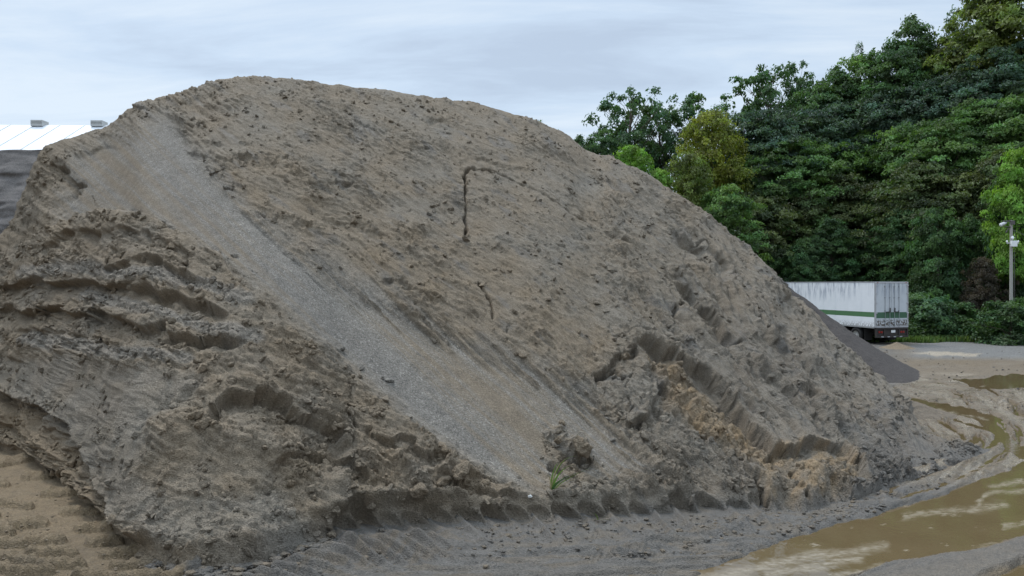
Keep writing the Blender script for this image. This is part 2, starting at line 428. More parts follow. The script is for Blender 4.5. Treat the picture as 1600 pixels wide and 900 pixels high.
    ochre = np.clip(0.85 * orange * (0.55 + 0.5 * ss(-0.2, 0.4, fbm(PX / 20, PY / 20, 3, 150))) + orange2 * ss(-0.25, 0.3, fbm(PX / 22, PY / 30, 3, 151)) * 0.8 + 0.15 * base_or * ss(0.0, 0.5, patches)
                    + 0.25 * pit_edge, 0, 1)
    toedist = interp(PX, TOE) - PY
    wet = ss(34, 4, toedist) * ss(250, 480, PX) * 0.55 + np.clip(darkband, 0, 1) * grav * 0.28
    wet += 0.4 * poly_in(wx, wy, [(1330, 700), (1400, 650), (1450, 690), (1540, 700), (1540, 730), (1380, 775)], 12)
    wet += 0.45 * ss(0.15, 0.5, fbm((PX * 0.78 + PY * 0.62) / 60, (-PX * 0.62 + PY * 0.78) / 16, 4, 160)) * (1 - grav) * (1 - mound) * (1 - np.clip(orange + orange2, 0, 1)) * ss(30, 200, PX)  # darker grey streaks drawn down the face
    wet += 0.42 * ss(900, 1250, PX) * ss(360, 560, PY) * (1 - np.clip(orange + orange2, 0, 1)) * (0.6 + 0.8 * np.clip(patches, -0.5, 0.6))  # tones the soil darker and greyer towards the lower right flank
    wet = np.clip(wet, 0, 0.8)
    # roughness of the soil ---------------------------------
    rough = np.clip(0.68 - 0.64 * grav + 0.34 * ss(780, 1120, PX) - 0.34 * deck - 0.12 * mound, 0, 1.2) * (0.65 + 0.7 * ss(-0.3, 0.4, fbm(PX / 80, PY / 60, 3, 165)))
    nolug = 1 - ss(440, 540, PX) * (1 - ss(1170, 1240, PX)); rough = rough + 0.55 * nolug * ss(75, 10, toedist) * ss(-60, 60, PX)
    hills = np.exp(-((PX - 1060) / 110) ** 2 - ((PY - 470) / 120) ** 2)
    clump = np.clip(mound * (0.45 + 0.5 * ss(-0.1, 0.4, fbm(PX / 90, PY / 60, 3, 170))) - 0.4 * deck + 0.25 * leftface + 0.6 * orange + 0.15 * pit_edge, 0, 1) * (1 - grav * 0.95) * 0.48
    clump = np.maximum(clump, 0.4 * poly_in(wx, wy, [(850, 655), (905, 690), (960, 740), (1020, 770), (1000, 800), (860, 800), (855, 740)], 8))
    clump = np.maximum(clump, 0.24 * poly_in(wx, wy, [(240, 770), (330, 740), (480, 750), (560, 790), (480, 850), (300, 890), (230, 850)], 18))
    clump = np.maximum(clump, 0.25 * poly_in(wx, wy, [(990, 600), (1050, 660), (1180, 760), (1180, 795), (1000, 790), (1000, 720), (930, 640)], 14))
    clump = np.maximum(clump, 0.10 * (1 - grav) * ss(0.1, 0.5, fbm(PX / 60, PY / 40, 3, 171)))
    flow = np.clip(0.25 + 0.95 * ss(700, 1050, PX) + 0.6 * leftface, 0, 1.3) * (1 - 0.85 * grav) * (1 - 0.85 * mound) * (1 - 0.85 * deck) * (1 - 0.75 * poly_in(PX, PY, [(980, 510), (1040, 520), (1120, 570), (1200, 670), (1340, 670), (1370, 790), (1180, 800), (1080, 700), (970, 620)], 20))
    D = soil_noise(PX, PY, X, V, rough, clump, flow) * 1.0
    # gravel streak lies in a slight trough; the dumped heap stands proud of it
    D -= 0.10 * grav
    D += 0.30 * mound * (1 - ss(560, 800, PX) * 0.6)
    # runnels on the left face
    D += leftface * (-0.12 + 0.16 * fbm(PX / 22 + PY / 60, PY / 120, 4, 180, 0.55) + 0.07 * fbm(X * 3, V * 3, 4, 181))
    # features ----------------------------------------------
    def scarp(pts, amp, width, edge=3.0, side=1, taper=0.12, pad=None, rag=1.0, raised=0.0, mod=22.0):
        """ground on the given side of the line sunk by amp right at the line, rising back over width"""
        pad = pad or width * 3.2
        m = bounded(PX, PY, pts, pad)
        x = PX[m] + rag * (wx[m] - PX[m]); y = PY[m] + rag * (wy[m] - PY[m])
        if mod < 0: x = PX[m] + rag * lwx[m]; y = PY[m] + rag * lwy[m]
        elif amp > 0.3: x = PX[m] + rag * (0.3 * (wx[m] - PX[m]) + 0.6 * lwx[m]); y = PY[m] + rag * (0.4 * (wy[m] - PY[m]) + 0.6 * lwy[m])
        d, s, al = poly_d(x, y, pts)
        amp = amp * (0.85 if amp > 0.3 else 0.9); edge = max(edge, amp * 8)
        if mod < 0: d2_ = d * s + blk[m] * (0.45 if mod < -1 else 1.0); s = np.sign(d2_); d = np.abs(d2_)
        tp = ss(0, taper, al) * ss(1, 1 - taper, al) * ((0.9 + 0.35 * fbm(PX[m] / 60, PY[m] / 60, 2, 701)) if mod < 0 else 1) * (1 if mod < 0 else 0.35 + 1.0 * ss(-0.35, 0.35, fbm(PX[m] / abs(mod), PY[m] / abs(mod), 3, 700)))
        on = ss(-edge * 0.5, edge, d * s * side)
        D[m] += -amp * tp * on * np.exp(-(np.clip(d, 0, None) / width) ** 1.5) + raised * 0.6 * tp * (1 - on) * np.exp(-(d / (width * 0.9)))
    def crack(pts, depth=0.22, wpx=2.2, rag=0.6):
        m = bounded(PX, PY, pts, 30)
        x = PX[m] + rag * (wx[m] - PX[m]); y = PY[m] + rag * (wy[m] - PY[m])
        d, s, al = poly_d(x, y, pts); depth = depth * (0.35 + 0.9 * ss(-0.3, 0.2, fbm(PX[m] / 11, PY[m] / 11, 2, 710)))
        wv = wpx * (0.75 + 0.5 * np.sin(al * 23) * np.sin(al * 9 + 1)) * ss(0, 0.08, al) * ss(1, 0.85, al) + 0.2
        D[m] -= depth * np.exp(-(d / wv) ** 2)
    def blob(cx, cy_, rx, ry, amp, rot=0, pw=2.0):
        m = (np.abs(PX - cx) < 2.2 * max(rx, ry)) & (np.abs(PY - cy_) < 2.2 * max(rx, ry))
        a = (wx[m] - cx) * math.cos(R(rot)) + (wy[m] - cy_) * math.sin(R(rot)); b = -(wx[m] - cx) * math.sin(R(rot)) + (wy[m] - cy_) * math.cos(R(rot))
        D[m] += amp * np.exp(-((a / rx) ** 2 + (b / ry) ** 2) ** (pw / 2))
    # benches on the dumped heap, left
    scarp([(-40, 470), (20, 455), (70, 448), (150, 448), (220, 458), (300, 482), (375, 505)], 0.31, 24, 4, 1, 0.1, raised=0.14, mod=-1)
    scarp([(-40, 498), (20, 488), (110, 484), (190, 498), (260, 522), (330, 545), (400, 560)], 0.32, 26, 4, 1, 0.1, raised=0.14, mod=-1)
    scarp([(60, 400), (130, 372), (200, 366), (260, 385), (330, 430)], 0.16, 20, 4, 1, raised=0.10)
    scarp([(180, 430), (240, 415), (290, 440), (340, 470)], 0.18, 16, 4, 1, raised=0.08)
    scarp([(30, 520), (120, 522), (220, 545)], 0.12, 14, 5, 1, raised=0.05)
    # top edge of the heap against the gravel: small drop on the outside
    scarp([(30, 440), (55, 385), (110, 352), (165, 336), (215, 336), (262, 356), (350, 412), (375, 450), (420, 500), (520, 588), (640, 668), (740, 740)], 0.10, 9, 4, -1, 0.05, raised=0.08)
    # lip of the pit at lower left
    scarp([(-80, 600), (5, 600), (15, 618), (45, 630), (100, 642), (135, 668), (150, 700), (178, 745), (205, 790), (222, 840), (250, 872)], 0.34, 30, 4, 1, 0.04, raised=0.12)
    scarp([(-60, 655), (30, 665), (70, 690), (110, 735), (150, 770), (190, 810)], 0.20, 22, 4, 1, 0.05)
    scarp([(20, 560), (60, 575)], 0.1, 10, 3, 1)
    # scoop
    scarp([(325, 690), (332, 652), (365, 634), (410, 638), (450, 655), (500, 690), (540, 712)], 0.38, 36, 4, 1, 0.06, rag=0.5, raised=0.05, mod=-1)
    scarp([(238, 700), (255, 672), (290, 655), (330, 650)], 0.2, 16, 4, -1, raised=0.0)
    blob(290, 690, 42, 26, 0.16); blob(430, 720, 60, 20, 0.12, 15)
    scarp([(560, 690), (620, 700), (680, 720), (745, 745), (800, 760)], 0.20, 20, 3, 1, raised=0.06, mod=-1)
    scarp([(620, 770), (660, 752), (720, 762), (780, 778), (860, 786)], 0.16, 18, 3, 1, raised=0.08)
    scarp([(400, 742), (470, 722), (540, 740), (600, 775)], 0.16, 20, 4, 1, raised=0.06)
    for cx, cy_, r_, a in ((710, 738, 15, 0.22), (690, 755, 13, 0.2), (655, 765, 16, 0.24), (725, 752, 12, 0.14), (905, 700, 15, 0.30), (885, 690, 12, 0.16), (876, 668, 10, 0.14), (868, 728, 9, -0.2), (640, 742, 12, 0.12)):
        blob(cx, cy_, r_, r_ * 0.72, a, 20, 3.5)
    scarp([(882, 700), (900, 716), (928, 714)], 0.2, 10, 3, 1)
    # wall and cross bars at the foot, pressed by a tyre
    toep = interp(PX, TOE)
    r, d, m = lug_ridges(PX, PY)
    D *= 1 - 0.85 * m * ss(-40, -26, d)
    xx = PX - 0.95 * np.clip(d + 30, 0, 80) + 5 * np.sin(PX * 0.031) + 4 * np.sin(PX * 0.0117 + 1)
    cxx = (xx / LUG - np.floor(xx / LUG) - 0.5) * LUG; cell = np.floor(xx / LUG)
    a_ = 0.75 + 0.35 * np.sin(cell * 2.7 + 1) * np.sin(cell * 1.3 + 2)
    e_ = (cxx / 17.5) ** 2 + ((d + 12 + 4 * np.sin(cell * 1.9)) / (21 * a_)) ** 2
    D -= m * 0.30 * a_ * np.sqrt(np.clip(1 - e_, 0, 1)) * ss(14, -4, d)
    D += m * 0.07 * ss(-60, -34, d) * ss(-6, -30, d)
    # right foot: smaller bars swinging round
    m2 = ss(1330, 1380, PX) * (1 - ss(1500, 1540, PX)); dd = PY - toep
    ph = (PX - 1.3 * dd) / 17.0
    D += m2 * 0.05 * ss(-34, -20, dd) * (np.cos(2 * math.pi * ph) > 0.1) * (0.6 + 0.4 * np.sin(ph * 2.1))
    # scarps and slumps on the right
    scarp([(985, 548), (1008, 532), (1030, 543), (1062, 556), (1100, 583), (1130, 604), (1160, 640), (1195, 690), (1215, 720)], 0.58, 30, 3, 1, 0.16, raised=0.10, mod=-1)
    scarp([(1012, 556), (1060, 600), (1110, 650), (1160, 700)], 0.10, 30, 4, 1)
    blob(1090, 645, 75, 18, 0.16, 42)
    scarp([(925, 584), (945, 582), (955, 562), (985, 548), (1000, 545)], 0.38, 13, 3, 1, 0.05, raised=0.06, mod=-1)
    crack([(926, 585), (948, 586), (962, 575), (975, 590), (978, 602)], 0.3, 3.4)
    crack([(955, 528), (990, 518), (1040, 530), (1062, 545)], 0.10, 1.6)
    crack([(988, 585), (975, 610), (990, 640), (960, 660)], 0.12, 1.5)
    scarp([(975, 660), (1010, 655), (1025, 625), (1022, 600)], 0.28, 20, 3, 1, 0.08, raised=0.12)
    scarp([(1030, 630), (1045, 625), (1070, 650), (1100, 700)], 0.2, 22, 3, -1, 0.1)
    scarp([(1058, 446), (1075, 452), (1092, 472), (1112, 488), (1138, 512), (1165, 540)], 0.52, 15, 3, 1, 0.15, raised=0.10, mod=-1)
    crack([(1074, 466), (1060, 480), (1053, 497)], 0.32, 3.6)
    crack([(1055, 500), (1050, 530), (1058, 545)], 0.12, 1.6)
    scarp([(1050, 356), (1075, 372), (1105, 388), (1118, 402), (1150, 432)], 0.28, 12, 3, 1, 0.2, raised=0.05, mod=-1)
    scarp([(1110, 398), (1135, 425), (1175, 455), (1200, 478)], 0.24, 16, 4, -1, 0.15)
    scarp([(1190, 730), (1195, 712), (1215, 694), (1262, 682), (1318, 690), (1345, 722), (1352, 760)], 0.34, 36, 3, 1, 0.12, raised=0.05, mod=-1)
    blob(1262, 765, 26, 32, 0.24, 10, 3); blob(1205, 775, 15, 26, 0.2, 10, 3); crack([(1235, 735), (1242, 765), (1262, 790)], 0.22, 3); crack([(1178, 752), (1186, 775), (1202, 798)], 0.25, 3)
    # long gullies of the right flank
    for pts, a, wd in (([(1185, 445), (1225, 505), (1265, 570), (1300, 610)], 0.26, 13), ([(1200, 560), (1250, 605), (1290, 640)], 0.34, 10), ([(1215, 440), (1255, 490), (1320, 570), (1370, 620)], 0.22, 12),
                       ([(1130, 520), (1190, 575), (1260, 640), (1330, 700)], 0.24, 16), ([(1160, 470), (1215, 540), (1260, 590)], 0.22, 12), ([(1090, 430), (1150, 480), (1190, 520)], 0.16, 12),
                       ([(1260, 560), (1310, 610), (1360, 665)], 0.2, 12), ([(1290, 640), (1340, 690), (1390, 730)], 0.16, 12), ([(900, 245), (960, 290), (1020, 330)], 0.12, 12),
                       ([(1150, 610), (1200, 650), (1240, 690)], 0.2, 12), ([(985, 340), (1040, 380), (1090, 430)], 0.10, 10), ([(820, 215), (880, 240), (930, 270)], 0.10, 10),
                       ([(1310, 600), (1350, 640), (1400, 690)], 0.16, 9), ([(1030, 420), (1060, 436), (1085, 446)], 0.12, 8)):
        scarp(pts, a * 0.85, wd, 3, 1, 0.3, raised=0.06, rag=0.9, mod=-2)
    blob(1268, 612, 12, 7, -0.34, 50); blob(1232, 470, 8, 4, -0.3, 50); blob(1130, 425, 14, 6, -0.2, 45)
    # soft shelves high on the face
    for pts, a, wd in (([(480, 282), (515, 292), (560, 286)], 0.28, 9), ([(360, 240), (420, 252), (470, 250)], 0.16, 10), ([(280, 232), (330, 240), (380, 262)], 0.18, 9), ([(640, 180), (700, 192), (740, 186)], 0.16, 8),
                       ([(270, 205), (310, 220), (360, 232)], 0.14, 10), ([(400, 325), (460, 340), (520, 368)], 0.14, 12), ([(580, 440), (620, 436), (660, 455), (700, 480)], 0.2, 12), ([(500, 330), (560, 350), (620, 380)], 0.12, 12),
                       ([(170, 195), (212, 172), (245, 160), (290, 158)], 0.24, 12), ([(100, 232), (140, 236), (180, 225)], 0.10, 8), ([(60, 250), (100, 262), (128, 292), (90, 320)], 0.4, 16),
                       ([(690, 220), (760, 250), (850, 275)], 0.08, 10), ([(860, 300), (920, 340), (1000, 390)], 0.07, 8), ([(540, 190), (600, 205), (640, 200)], 0.1, 8)):
        scarp(pts, a * 0.55, wd * 1.2, 3, 1, 0.25, raised=0.03, rag=1.6)
    # open cracks
    crack([(772, 268), (752, 266), (735, 265), (728, 269), (725, 276), (726, 288)], 0.36, 2.0, 0.35)
    crack([(727, 270), (726, 300), (729, 330), (727, 352), (724, 380)], 0.34, 1.5, 0.9)
    crack([(772, 268), (800, 280), (840, 298), (880, 325)], 0.12, 1.4, 0.3)
    crack([(880, 325), (910, 345), (950, 368), (998, 390)], 0.2, 2.0, 0.4)
    crack([(745, 440), (762, 462), (768, 480), (770, 500)], 0.2, 1.8, 0.6)
    crack([(935, 800), (960, 806), (1000, 812)], 0.1, 2, 0.5)
    edge_t = ss(0.0, 0.02, np.vstack([np.broadcast_to(t, (nf, nc)), np.ones((nb, nc))]))
    D = D * (0.35 + 0.65 * edge_t)
    # keep the skyline where it is, but not perfectly smooth
    tt = np.vstack([np.broadcast_to(t, (nf, nc)), 1 + np.broadcast_to(u, (nb, nc))])
    D *= 1 - 0.3 * np.exp(-((tt - 1) / 0.03) ** 2)
    lowz = np.clip(zc / 0.6, 0.05, 1)[None, :]
    D *= lowz
    X2, Y2, Z2 = X + nx * D, Y + ny * D, Z + nz_ * D
    g1 = [np.gradient(A, axis=1) for A in (X2, Y2, Z2)]; g0 = [np.gradient(A, axis=0) for A in (X2, Y2, Z2)]
    mx_, my_, mz_ = g1[1] * g0[2] - g1[2] * g0[1], g1[2] * g0[0] - g1[0] * g0[2], g1[0] * g0[1] - g1[1] * g0[0]
    ln = np.sqrt(mx_ ** 2 + my_ ** 2 + mz_ ** 2) + 1e-9; mx_, my_, mz_ = mx_ / ln, my_ / ln, mz_ / ln
    steep = ss(0.05, 0.5, 1 - (mx_ * nx + my_ * ny + mz_ * nz_))
    q2 = fbm(X2 * 6 + Y2 * 2.4, (Y2 * 0.5 + Z2) * 7, 4, 720, 0.6)
    D2 = 0.016 * q2 * np.clip(rough, 0.1, 1) + 0.012 * steep * q2
    D2 *= np.clip(edge_t, 0, 1) * lowz
    X2 = X2 + mx_ * D2; Y2 = Y2 + my_ * D2; Z2 = Z2 + mz_ * D2
    Z2[0] = np.minimum(Z2[0], -0.12)
    P = np.stack([X2, Y2, Z2], -1).reshape(-1, 3)
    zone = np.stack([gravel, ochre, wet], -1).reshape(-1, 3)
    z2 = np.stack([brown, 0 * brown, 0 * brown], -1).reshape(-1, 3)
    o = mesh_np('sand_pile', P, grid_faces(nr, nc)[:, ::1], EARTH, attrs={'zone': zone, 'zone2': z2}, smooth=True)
    tag(o, 'huge grey-brown pile of sand and gravel with cracks and slumped scarps filling the foreground', 'sand pile')
    return dict(P=P.reshape(nr, nc, 3), PX=PX, PY=PY, nf=nf, clump=clump, grav=grav, N=np.stack([nx, ny, nz_], -1), zone=zone.reshape(nr, nc, 3), z2=z2.reshape(nr, nc, 3), cols=cols)

PILE = build_pile()

# ------------------------------------------------------------------ the yard
PUDDLE = [(1040, 930), (1100, 893), (1170, 862), (1240, 840), (1330, 812), (1420, 788), (1500, 764), (1560, 741), (1610, 712), (1700, 680), (1900, 700), (1900, 740), (1620, 832), (1500, 861), (1400, 878), (1300, 905), (1200, 960)]
CHANNEL = [(1425, 628), (1470, 636), (1520, 648), (1550, 664), (1566, 682), (1590, 704), (1640, 722)]
def yard_fields(px, py):
    wx = px + 10 * fbm(px / 60, py / 22, 3, 200) + 3 * fbm(px / 14, py / 6, 2, 204)
    wy = py + 5 * fbm(px / 60 + 4, py / 22, 3, 210) + 2 * fbm(px / 14 + 5, py / 6, 2, 214)
    pud = poly_in(wx, wy, PUDDLE, 5)
    pud2 = poly_in(wx, wy, [(1545, 910), (1590, 882), (1700, 860), (1700, 960)], 4)
    d, _, al = poly_d(wx, wy, CHANNEL)
    chan = ss(13, 6, d * (1.6 - 0.8 * al))
    right = ss(1360, 1420, px)
    n = fbm(px / 95, py / 13, 4, 220, 0.55)
    rho = np.hypot(px - 1300, (py - 700) * 2.3) + 10 * fbm(px / 70, py / 25, 2, 296); tht = np.arctan2((py - 700) * 2.3, px - 1300)
    wa = ss(585, 625, py) * ss(800, 740, py)
    n = -(fbm(rho / 15, tht * 3.2, 5, 297, 0.6) * wa + fbm(px / 90, py / 6.5, 5, 298, 0.6) * (1 - wa))
    patch = right * ss(0.16, 0.26, n) * ss(580, 600, py) * ss(745, 700, py) * 0.9
    patch = np.maximum(patch, right * poly_in(wx, wy, [(1490, 592), (1560, 587), (1700, 585), (1700, 606), (1530, 606)], 3))
    return wx, wy, np.clip(np.maximum.reduce([pud, pud2, chan, patch]), 0, 1), pud
PITBARS = [[(44, 746), (70, 744), (90, 739), (105, 717)], [(73, 772), (127, 768)], [(103, 800), (156, 797), (171, 778)], [(125, 827), (169, 824), (196, 802)], [(144, 849), (183, 846), (196, 838)],
           [(164, 868), (215, 863), (240, 870)], [(181, 885), (235, 884), (264, 868)], [(0, 785), (43, 791)], [(24, 822), (66, 818)], [(-20, 827), (15, 832)], [(44, 846), (93, 844)],
           [(-20, 850), (37, 851)], [(49, 863), (112, 866)], [(5, 873), (51, 878)], [(66, 883), (127, 883)], [(-10, 886), (24, 895)], [(27, 895), (76, 893)], [(-30, 731), (54, 714)], [(-60, 755), (5, 757)],
           [(122, 900), (160, 902)], [(-60, 804), (-10, 806)], [(190, 905), (250, 902)], [(260, 905), (310, 890)]]
def build_yard():
    cols = np.concatenate([np.arange(-900, -60, 8), np.arange(-60, 1660, 1.7), np.arange(1660, 2600, 8)])
    rows = np.concatenate([np.arange(1150, 960, -6), np.arange(960, 780, -0.85), np.arange(780, 524, -0.6), np.arange(524, 500, -1.5)])
    PX, PY = np.meshgrid(cols, rows)
    Y = H * F / (PY - HZ); X = (PX - 800) / F * Y
    wx, wy, pud, mainp = yard_fields(PX, PY)
    toe = interp(PX, TOE); d = PY - toe
    near = ss(600, 720, PY)
    Z = 0.03 * fbm(X * 0.5, Y * 0.5, 3, 230) + 0.012 * fbm(X * 4, Y * 4, 3, 231)
    Z += 0.03 * np.abs(fbm(X * 1.6, Y * 0.9, 4, 232)) 
    Z = Z * (0.45 + 0.55 * near) + 0.02
    # the track along the foot of the pile
    r, d_, m = lug_ridges(PX, PY)
    Z += m * r * 0.10 * ss(-40, -5, d) * ss(46, 20, d)
    r2 = np.exp(-((((PX - 1.6 * d) / 27 + 0.5) % 1 - 0.5) * 27 / 5) ** 2)
    Z += ss(300, 420, PX) * ss(780, 620, PX) * r2 * 0.12 * ss(6, 20, d) * ss(70, 45, d)
    # ruts parallel to the foot
    ru = fbm(d / 9.0, PX / 260, 3, 240)
    rutm = ss(24, 45, d) * ss(170, 110, d) * ss(330, 420, PX)
    Z += 0.085 * ru * rutm
    tread = (np.sin(2 * math.pi * (PX + d * 0.9) / 9.5) > 0) * ss(48, 52, d) * ss(72, 66, d) * ss(700, 760, PX)
    Z -= 0.012 * tread * ss(0.0, 0.2, fbm(PX / 60, d / 20, 2, 241) + 0.1)
    # crumbly ridge beside the track
    rid, _, al = poly_d(wx, wy, [(960, 868), (1040, 850), (1110, 838), (1160, 824)])
    Z += 0.11 * np.exp(-(rid / 8) ** 2) * (0.6 + 0.8 * np.abs(fbm(X * 7, Y * 7, 3, 250)))
    rid2, _, _ = poly_d(wx, wy, [(1190, 812), (1250, 822), (1330, 800), (1400, 780)])
    Z += 0.05 * np.exp(-(rid2 / 7) ** 2) * (0.4 + np.abs(fbm(X * 7, Y * 7, 3, 251)))
    # bank of grey mud lower right
    bank = poly_in(wx, wy, [(1290, 930), (1380, 888), (1500, 868), (1640, 838), (1800, 800), (1800, 860), (1640, 868), (1560, 890), (1500, 930)], 6)
    Z += 0.07 * bank
    # pit lower left: smooth sand with tyre bars
    pit = poly_in(wx, wy, [(-900, 640), (-60, 690), (20, 700), (90, 735), (150, 785), (210, 850), (300, 905), (320, 960), (-900, 1100)], 6)
    Z = Z * (1 - pit) + pit * (-0.02 + 0.012 * fbm(X * 2, Y * 2, 4, 260) + 0.010 * fbm(X * 14, Y * 9, 3, 261))
    bars = np.zeros(PX.shape)
    for pts in PITBARS:
        mm = bounded(PX, PY, pts, 30)
        sx = PX[mm] + 0.15 * (wx[mm] - PX[mm]); sy = PY[mm] + 0.10 * (wy[mm] - PY[mm])
        dd, _, _ = poly_d(sx, sy * 2.8, [(a_, b_ * 2.8) for a_, b_ in pts])
        bars[mm] = np.maximum(bars[mm], np.clip(1 - (dd / (12.0 + 3.0 * fbm(PX[mm] / 14, PY[mm] / 7, 3, 263))) ** 2, 0, 1) ** 0.5 * (0.85 + 0.35 * fbm(PX[mm] / 25, PY[mm] / 12, 2, 264)))
    Z += 0.17 * bars * (0.85 + 0.3 * fbm(X * 9, Y * 9, 2, 262))
    # right side ruts curving round the pile
    cx, _, al = poly_d(wx, wy, [(1400, 770), (1480, 742), (1545, 712), (1572, 690), (1560, 668), (1500, 648)])
    Z += 0.05 * np.cos(cx / 3.4) * np.exp(-(cx / 30) ** 2)
    for q, hgt in (([(1400, 560), (1500, 572), (1620, 570)], 0.03), ([(1380, 600), (1470, 612), (1560, 618), (1640, 616)], 0.05), ([(1470, 625), (1580, 632), (1640, 634)], 0.05), ([(1560, 625), (1610, 650)], 0.12)):
        dd, _, _ = poly_d(wx, wy, q); Z += hgt * np.exp(-(dd / 4.5) ** 2) * (0.6 + fbm(X * 3, Y * 3, 3, 270))
    Z = Z - pud * (Z + 0.055)
    # rim sinks below the big ground sheet
    e = ss(-900, -800, PX) * ss(2600, 2500, PX) * ss(1150, 1100, PY) 
    Z = Z * e - 0.5 * (1 - e)
    P = np.stack([X, Y, Z], -1).reshape(-1, 3)
    toew = ss(170, 60, d) * ss(220, 330, PX) * (1 - pit)
    wetg = np.clip(toew * (0.9 - 0.35 * ss(-0.1, 0.3, fbm(PX / 70, PY / 10, 3, 280))) + 0.5 * bank, 0, 0.9)
    rightm = ss(1370, 1430, PX) * ss(780, 740, PY)
    nn = fbm(PX / 80, PY / 9, 4, 290, 0.6)
    pale = rightm * ss(0.0, 0.35, fbm(PX / 50, PY / 7, 5, 291, 0.65)) * ss(585, 602, PY) * 0.95 + 0.4 * toew * ss(0.1, 0.45, nn) * ss(1200, 1330, PX)
    pale = np.maximum(pale, 0.9 * poly_in(wx, wy, [(1425, 553), (1460, 550), (1535, 554), (1520, 558), (1460, 557)], 2))
    pale = np.maximum(pale, 0.35 * ss(0.25, 0.5, nn) * ss(585, 570, PY))
    rho = np.hypot(PX - 1300, (PY - 700) * 2.3) + 10 * fbm(PX / 70, PY / 25, 2, 296); tht = np.arctan2((PY - 700) * 2.3, PX - 1300)
    arcn = fbm(rho / 15, tht * 3.2, 5, 297, 0.6); horn = fbm(PX / 90, PY / 6.5, 5, 298, 0.6); wa = ss(585, 625, PY) * ss(800, 740, PY)
    band = (arcn * wa + horn * (1 - wa))
    pale = np.where(rightm > 0.01, np.maximum(pale * (1 - rightm), rightm * ss(-0.02, 0.22, band) * ss(578, 598, PY) * 0.95), pale)  # pale mud bands, sky reflections off the water film painted into their colour
    pale = np.maximum(pale, 0.9 * poly_in(wx, wy, [(1425, 553), (1460, 550), (1535, 554), (1520, 558), (1460, 557)], 2))
    wetg *= (1 - 0.8 * rightm)
    ochre = np.clip(0.6 * pit * ss(900, 780, PY + 30 * fbm(PX / 60, PY / 30, 2, 295)) , 0, 1)
    brown = np.clip(0.35 + 0.9 * nn + 0.6 * pit + 0.8 * rightm, 0, 1)
    gravel = np.clip(ss(566, 556, PY) * ss(1380, 1450, PX + 30 * nn) * 1.0, 0, 1)
    sheen = np.clip(0.85 * pale * ss(585, 600, PY) + 0.35 * rightm * ss(560, 590, PY) + 0.35 * toew * ss(0.0, 0.5, fbm(PX / 60, PY / 9, 3, 300)) + rightm * ss(-0.1, 0.3, fbm(PX / 60, PY / 7, 3, 301)) * ss(580, 610, PY) * 0.6 + 0.5 * bank, 0, 1)
    zone = np.stack([gravel, ochre, wetg], -1).reshape(-1, 3)
    z2 = np.stack([brown, np.clip(pale * (1 - 0.45 * ss(590, 610, PY)), 0, 1), sheen], -1).reshape(-1, 3)
    o = mesh_np('yard_ground', P, grid_faces(len(rows), len(cols)), MUD, attrs={'zone': zone, 'zone2': z2}, smooth=True)
    tag(o, kind='structure')
build_yard()

# wide ground sheet
def far_ground():
    g = np.concatenate([-np.geomspace(3000, 30, 30), np.linspace(-25, 25, 21), np.geomspace(30, 3000, 30)])
    gx, gy = np.meshgrid(g, g)
    P = np.stack([gx, gy, gx * 0 - 0.15], -1).reshape(-1, 3)
    z = np.zeros((len(P), 3)); z2 = z.copy(); z2[:, 0] = 0.6
    o = mesh_np('ground', P, grid_faces(len(g), len(g)), MUD, attrs={'zone': z, 'zone2': z2})
    tag(o, kind='structure')
far_ground()

# muddy water
def build_water():
    m = NT('muddy_water'); co = m.coords()
    a = m.n('Attribute', attribute_name='zone'); sp = m.n('SeparateColor'); m.l(a.outputs['Color'], sp.inputs[0])
    n = m.noise(1.2, 3, 0.5, co)
    c = m.mix(n, (0.090, 0.062, 0.030), (0.128, 0.092, 0.048))
    tf = m.math('MULTIPLY', sp.outputs[0], m.ramp(m.noise(7, 6, 0.7, m.coords((1, 2.2, 1))), [(0.30, bw(0.0)), (0.72, bw(0.8))]))
    c = m.mix(tf, c, (0.46, 0.40, 0.31))
    ro = m.mix(tf, 0.035, 0.45)
    rp = m.noise(9, 2, 0.5, co); m.bump(rp, 0.06, 0.02)
    mat = m.fin(c, ro, 0.45)
    cols = np.arange(960, 1900, 2.2); rows = np.concatenate([np.arange(970, 700, -1.2), np.arange(700, 575, -0.7)])
    PX, PY = np.meshgrid(cols, rows)
    Y = H * F / (PY - HZ); X = (PX - 800) / F * Y
    wx = PX + 14 * fbm(PX / 50, PY / 16, 4, 310); wy = PY + 6 * fbm(PX / 50 + 4, PY / 16, 4, 311)
    sc = np.zeros(PX.shape)
    for pts, wd in (([(1080, 905), (1180, 888), (1260, 868), (1330, 862), (1385, 853)], 7), ([(1200, 896), (1290, 880), (1345, 870)], 6), ([(1410, 808), (1470, 797), (1520, 795), (1570, 786)], 5), ([(1525, 790), (1545, 770), (1600, 765)], 4),
                    ([(1570, 822), (1620, 812)], 3.5), ([(1300, 900), (1400, 882), (1500, 866), (1560, 850), (1640, 835)], 4.5), ([(1545, 758), (1640, 748)], 3), ([(1080, 920), (1160, 903)], 9),
                    ([(1430, 800), (1490, 803)], 3), ([(1470, 640), (1540, 655)], 1.5)):
        d, _, al = poly_d(wx, wy, pts)
        sc = np.maximum(sc, ss(wd * 1.9, -wd * 0.6, d + 6 * fbm(PX / 18, PY / 5, 4, 320, 0.65)))
    sp_ = fbm(PX / 40, PY / 9, 5, 330, 0.6)
    sc = np.maximum(sc, ss(0.38, 0.55, sp_)) * 0.85
    P = np.stack([X, Y, X * 0 - 0.012], -1).reshape(-1, 3)
    o = mesh_np('puddle_water', P, grid_faces(len(rows), len(cols)), mat, attrs={'zone': np.stack([sc, sc * 0, sc * 0], -1).reshape(-1, 3)})
    tag(o, kind='structure')
build_water()
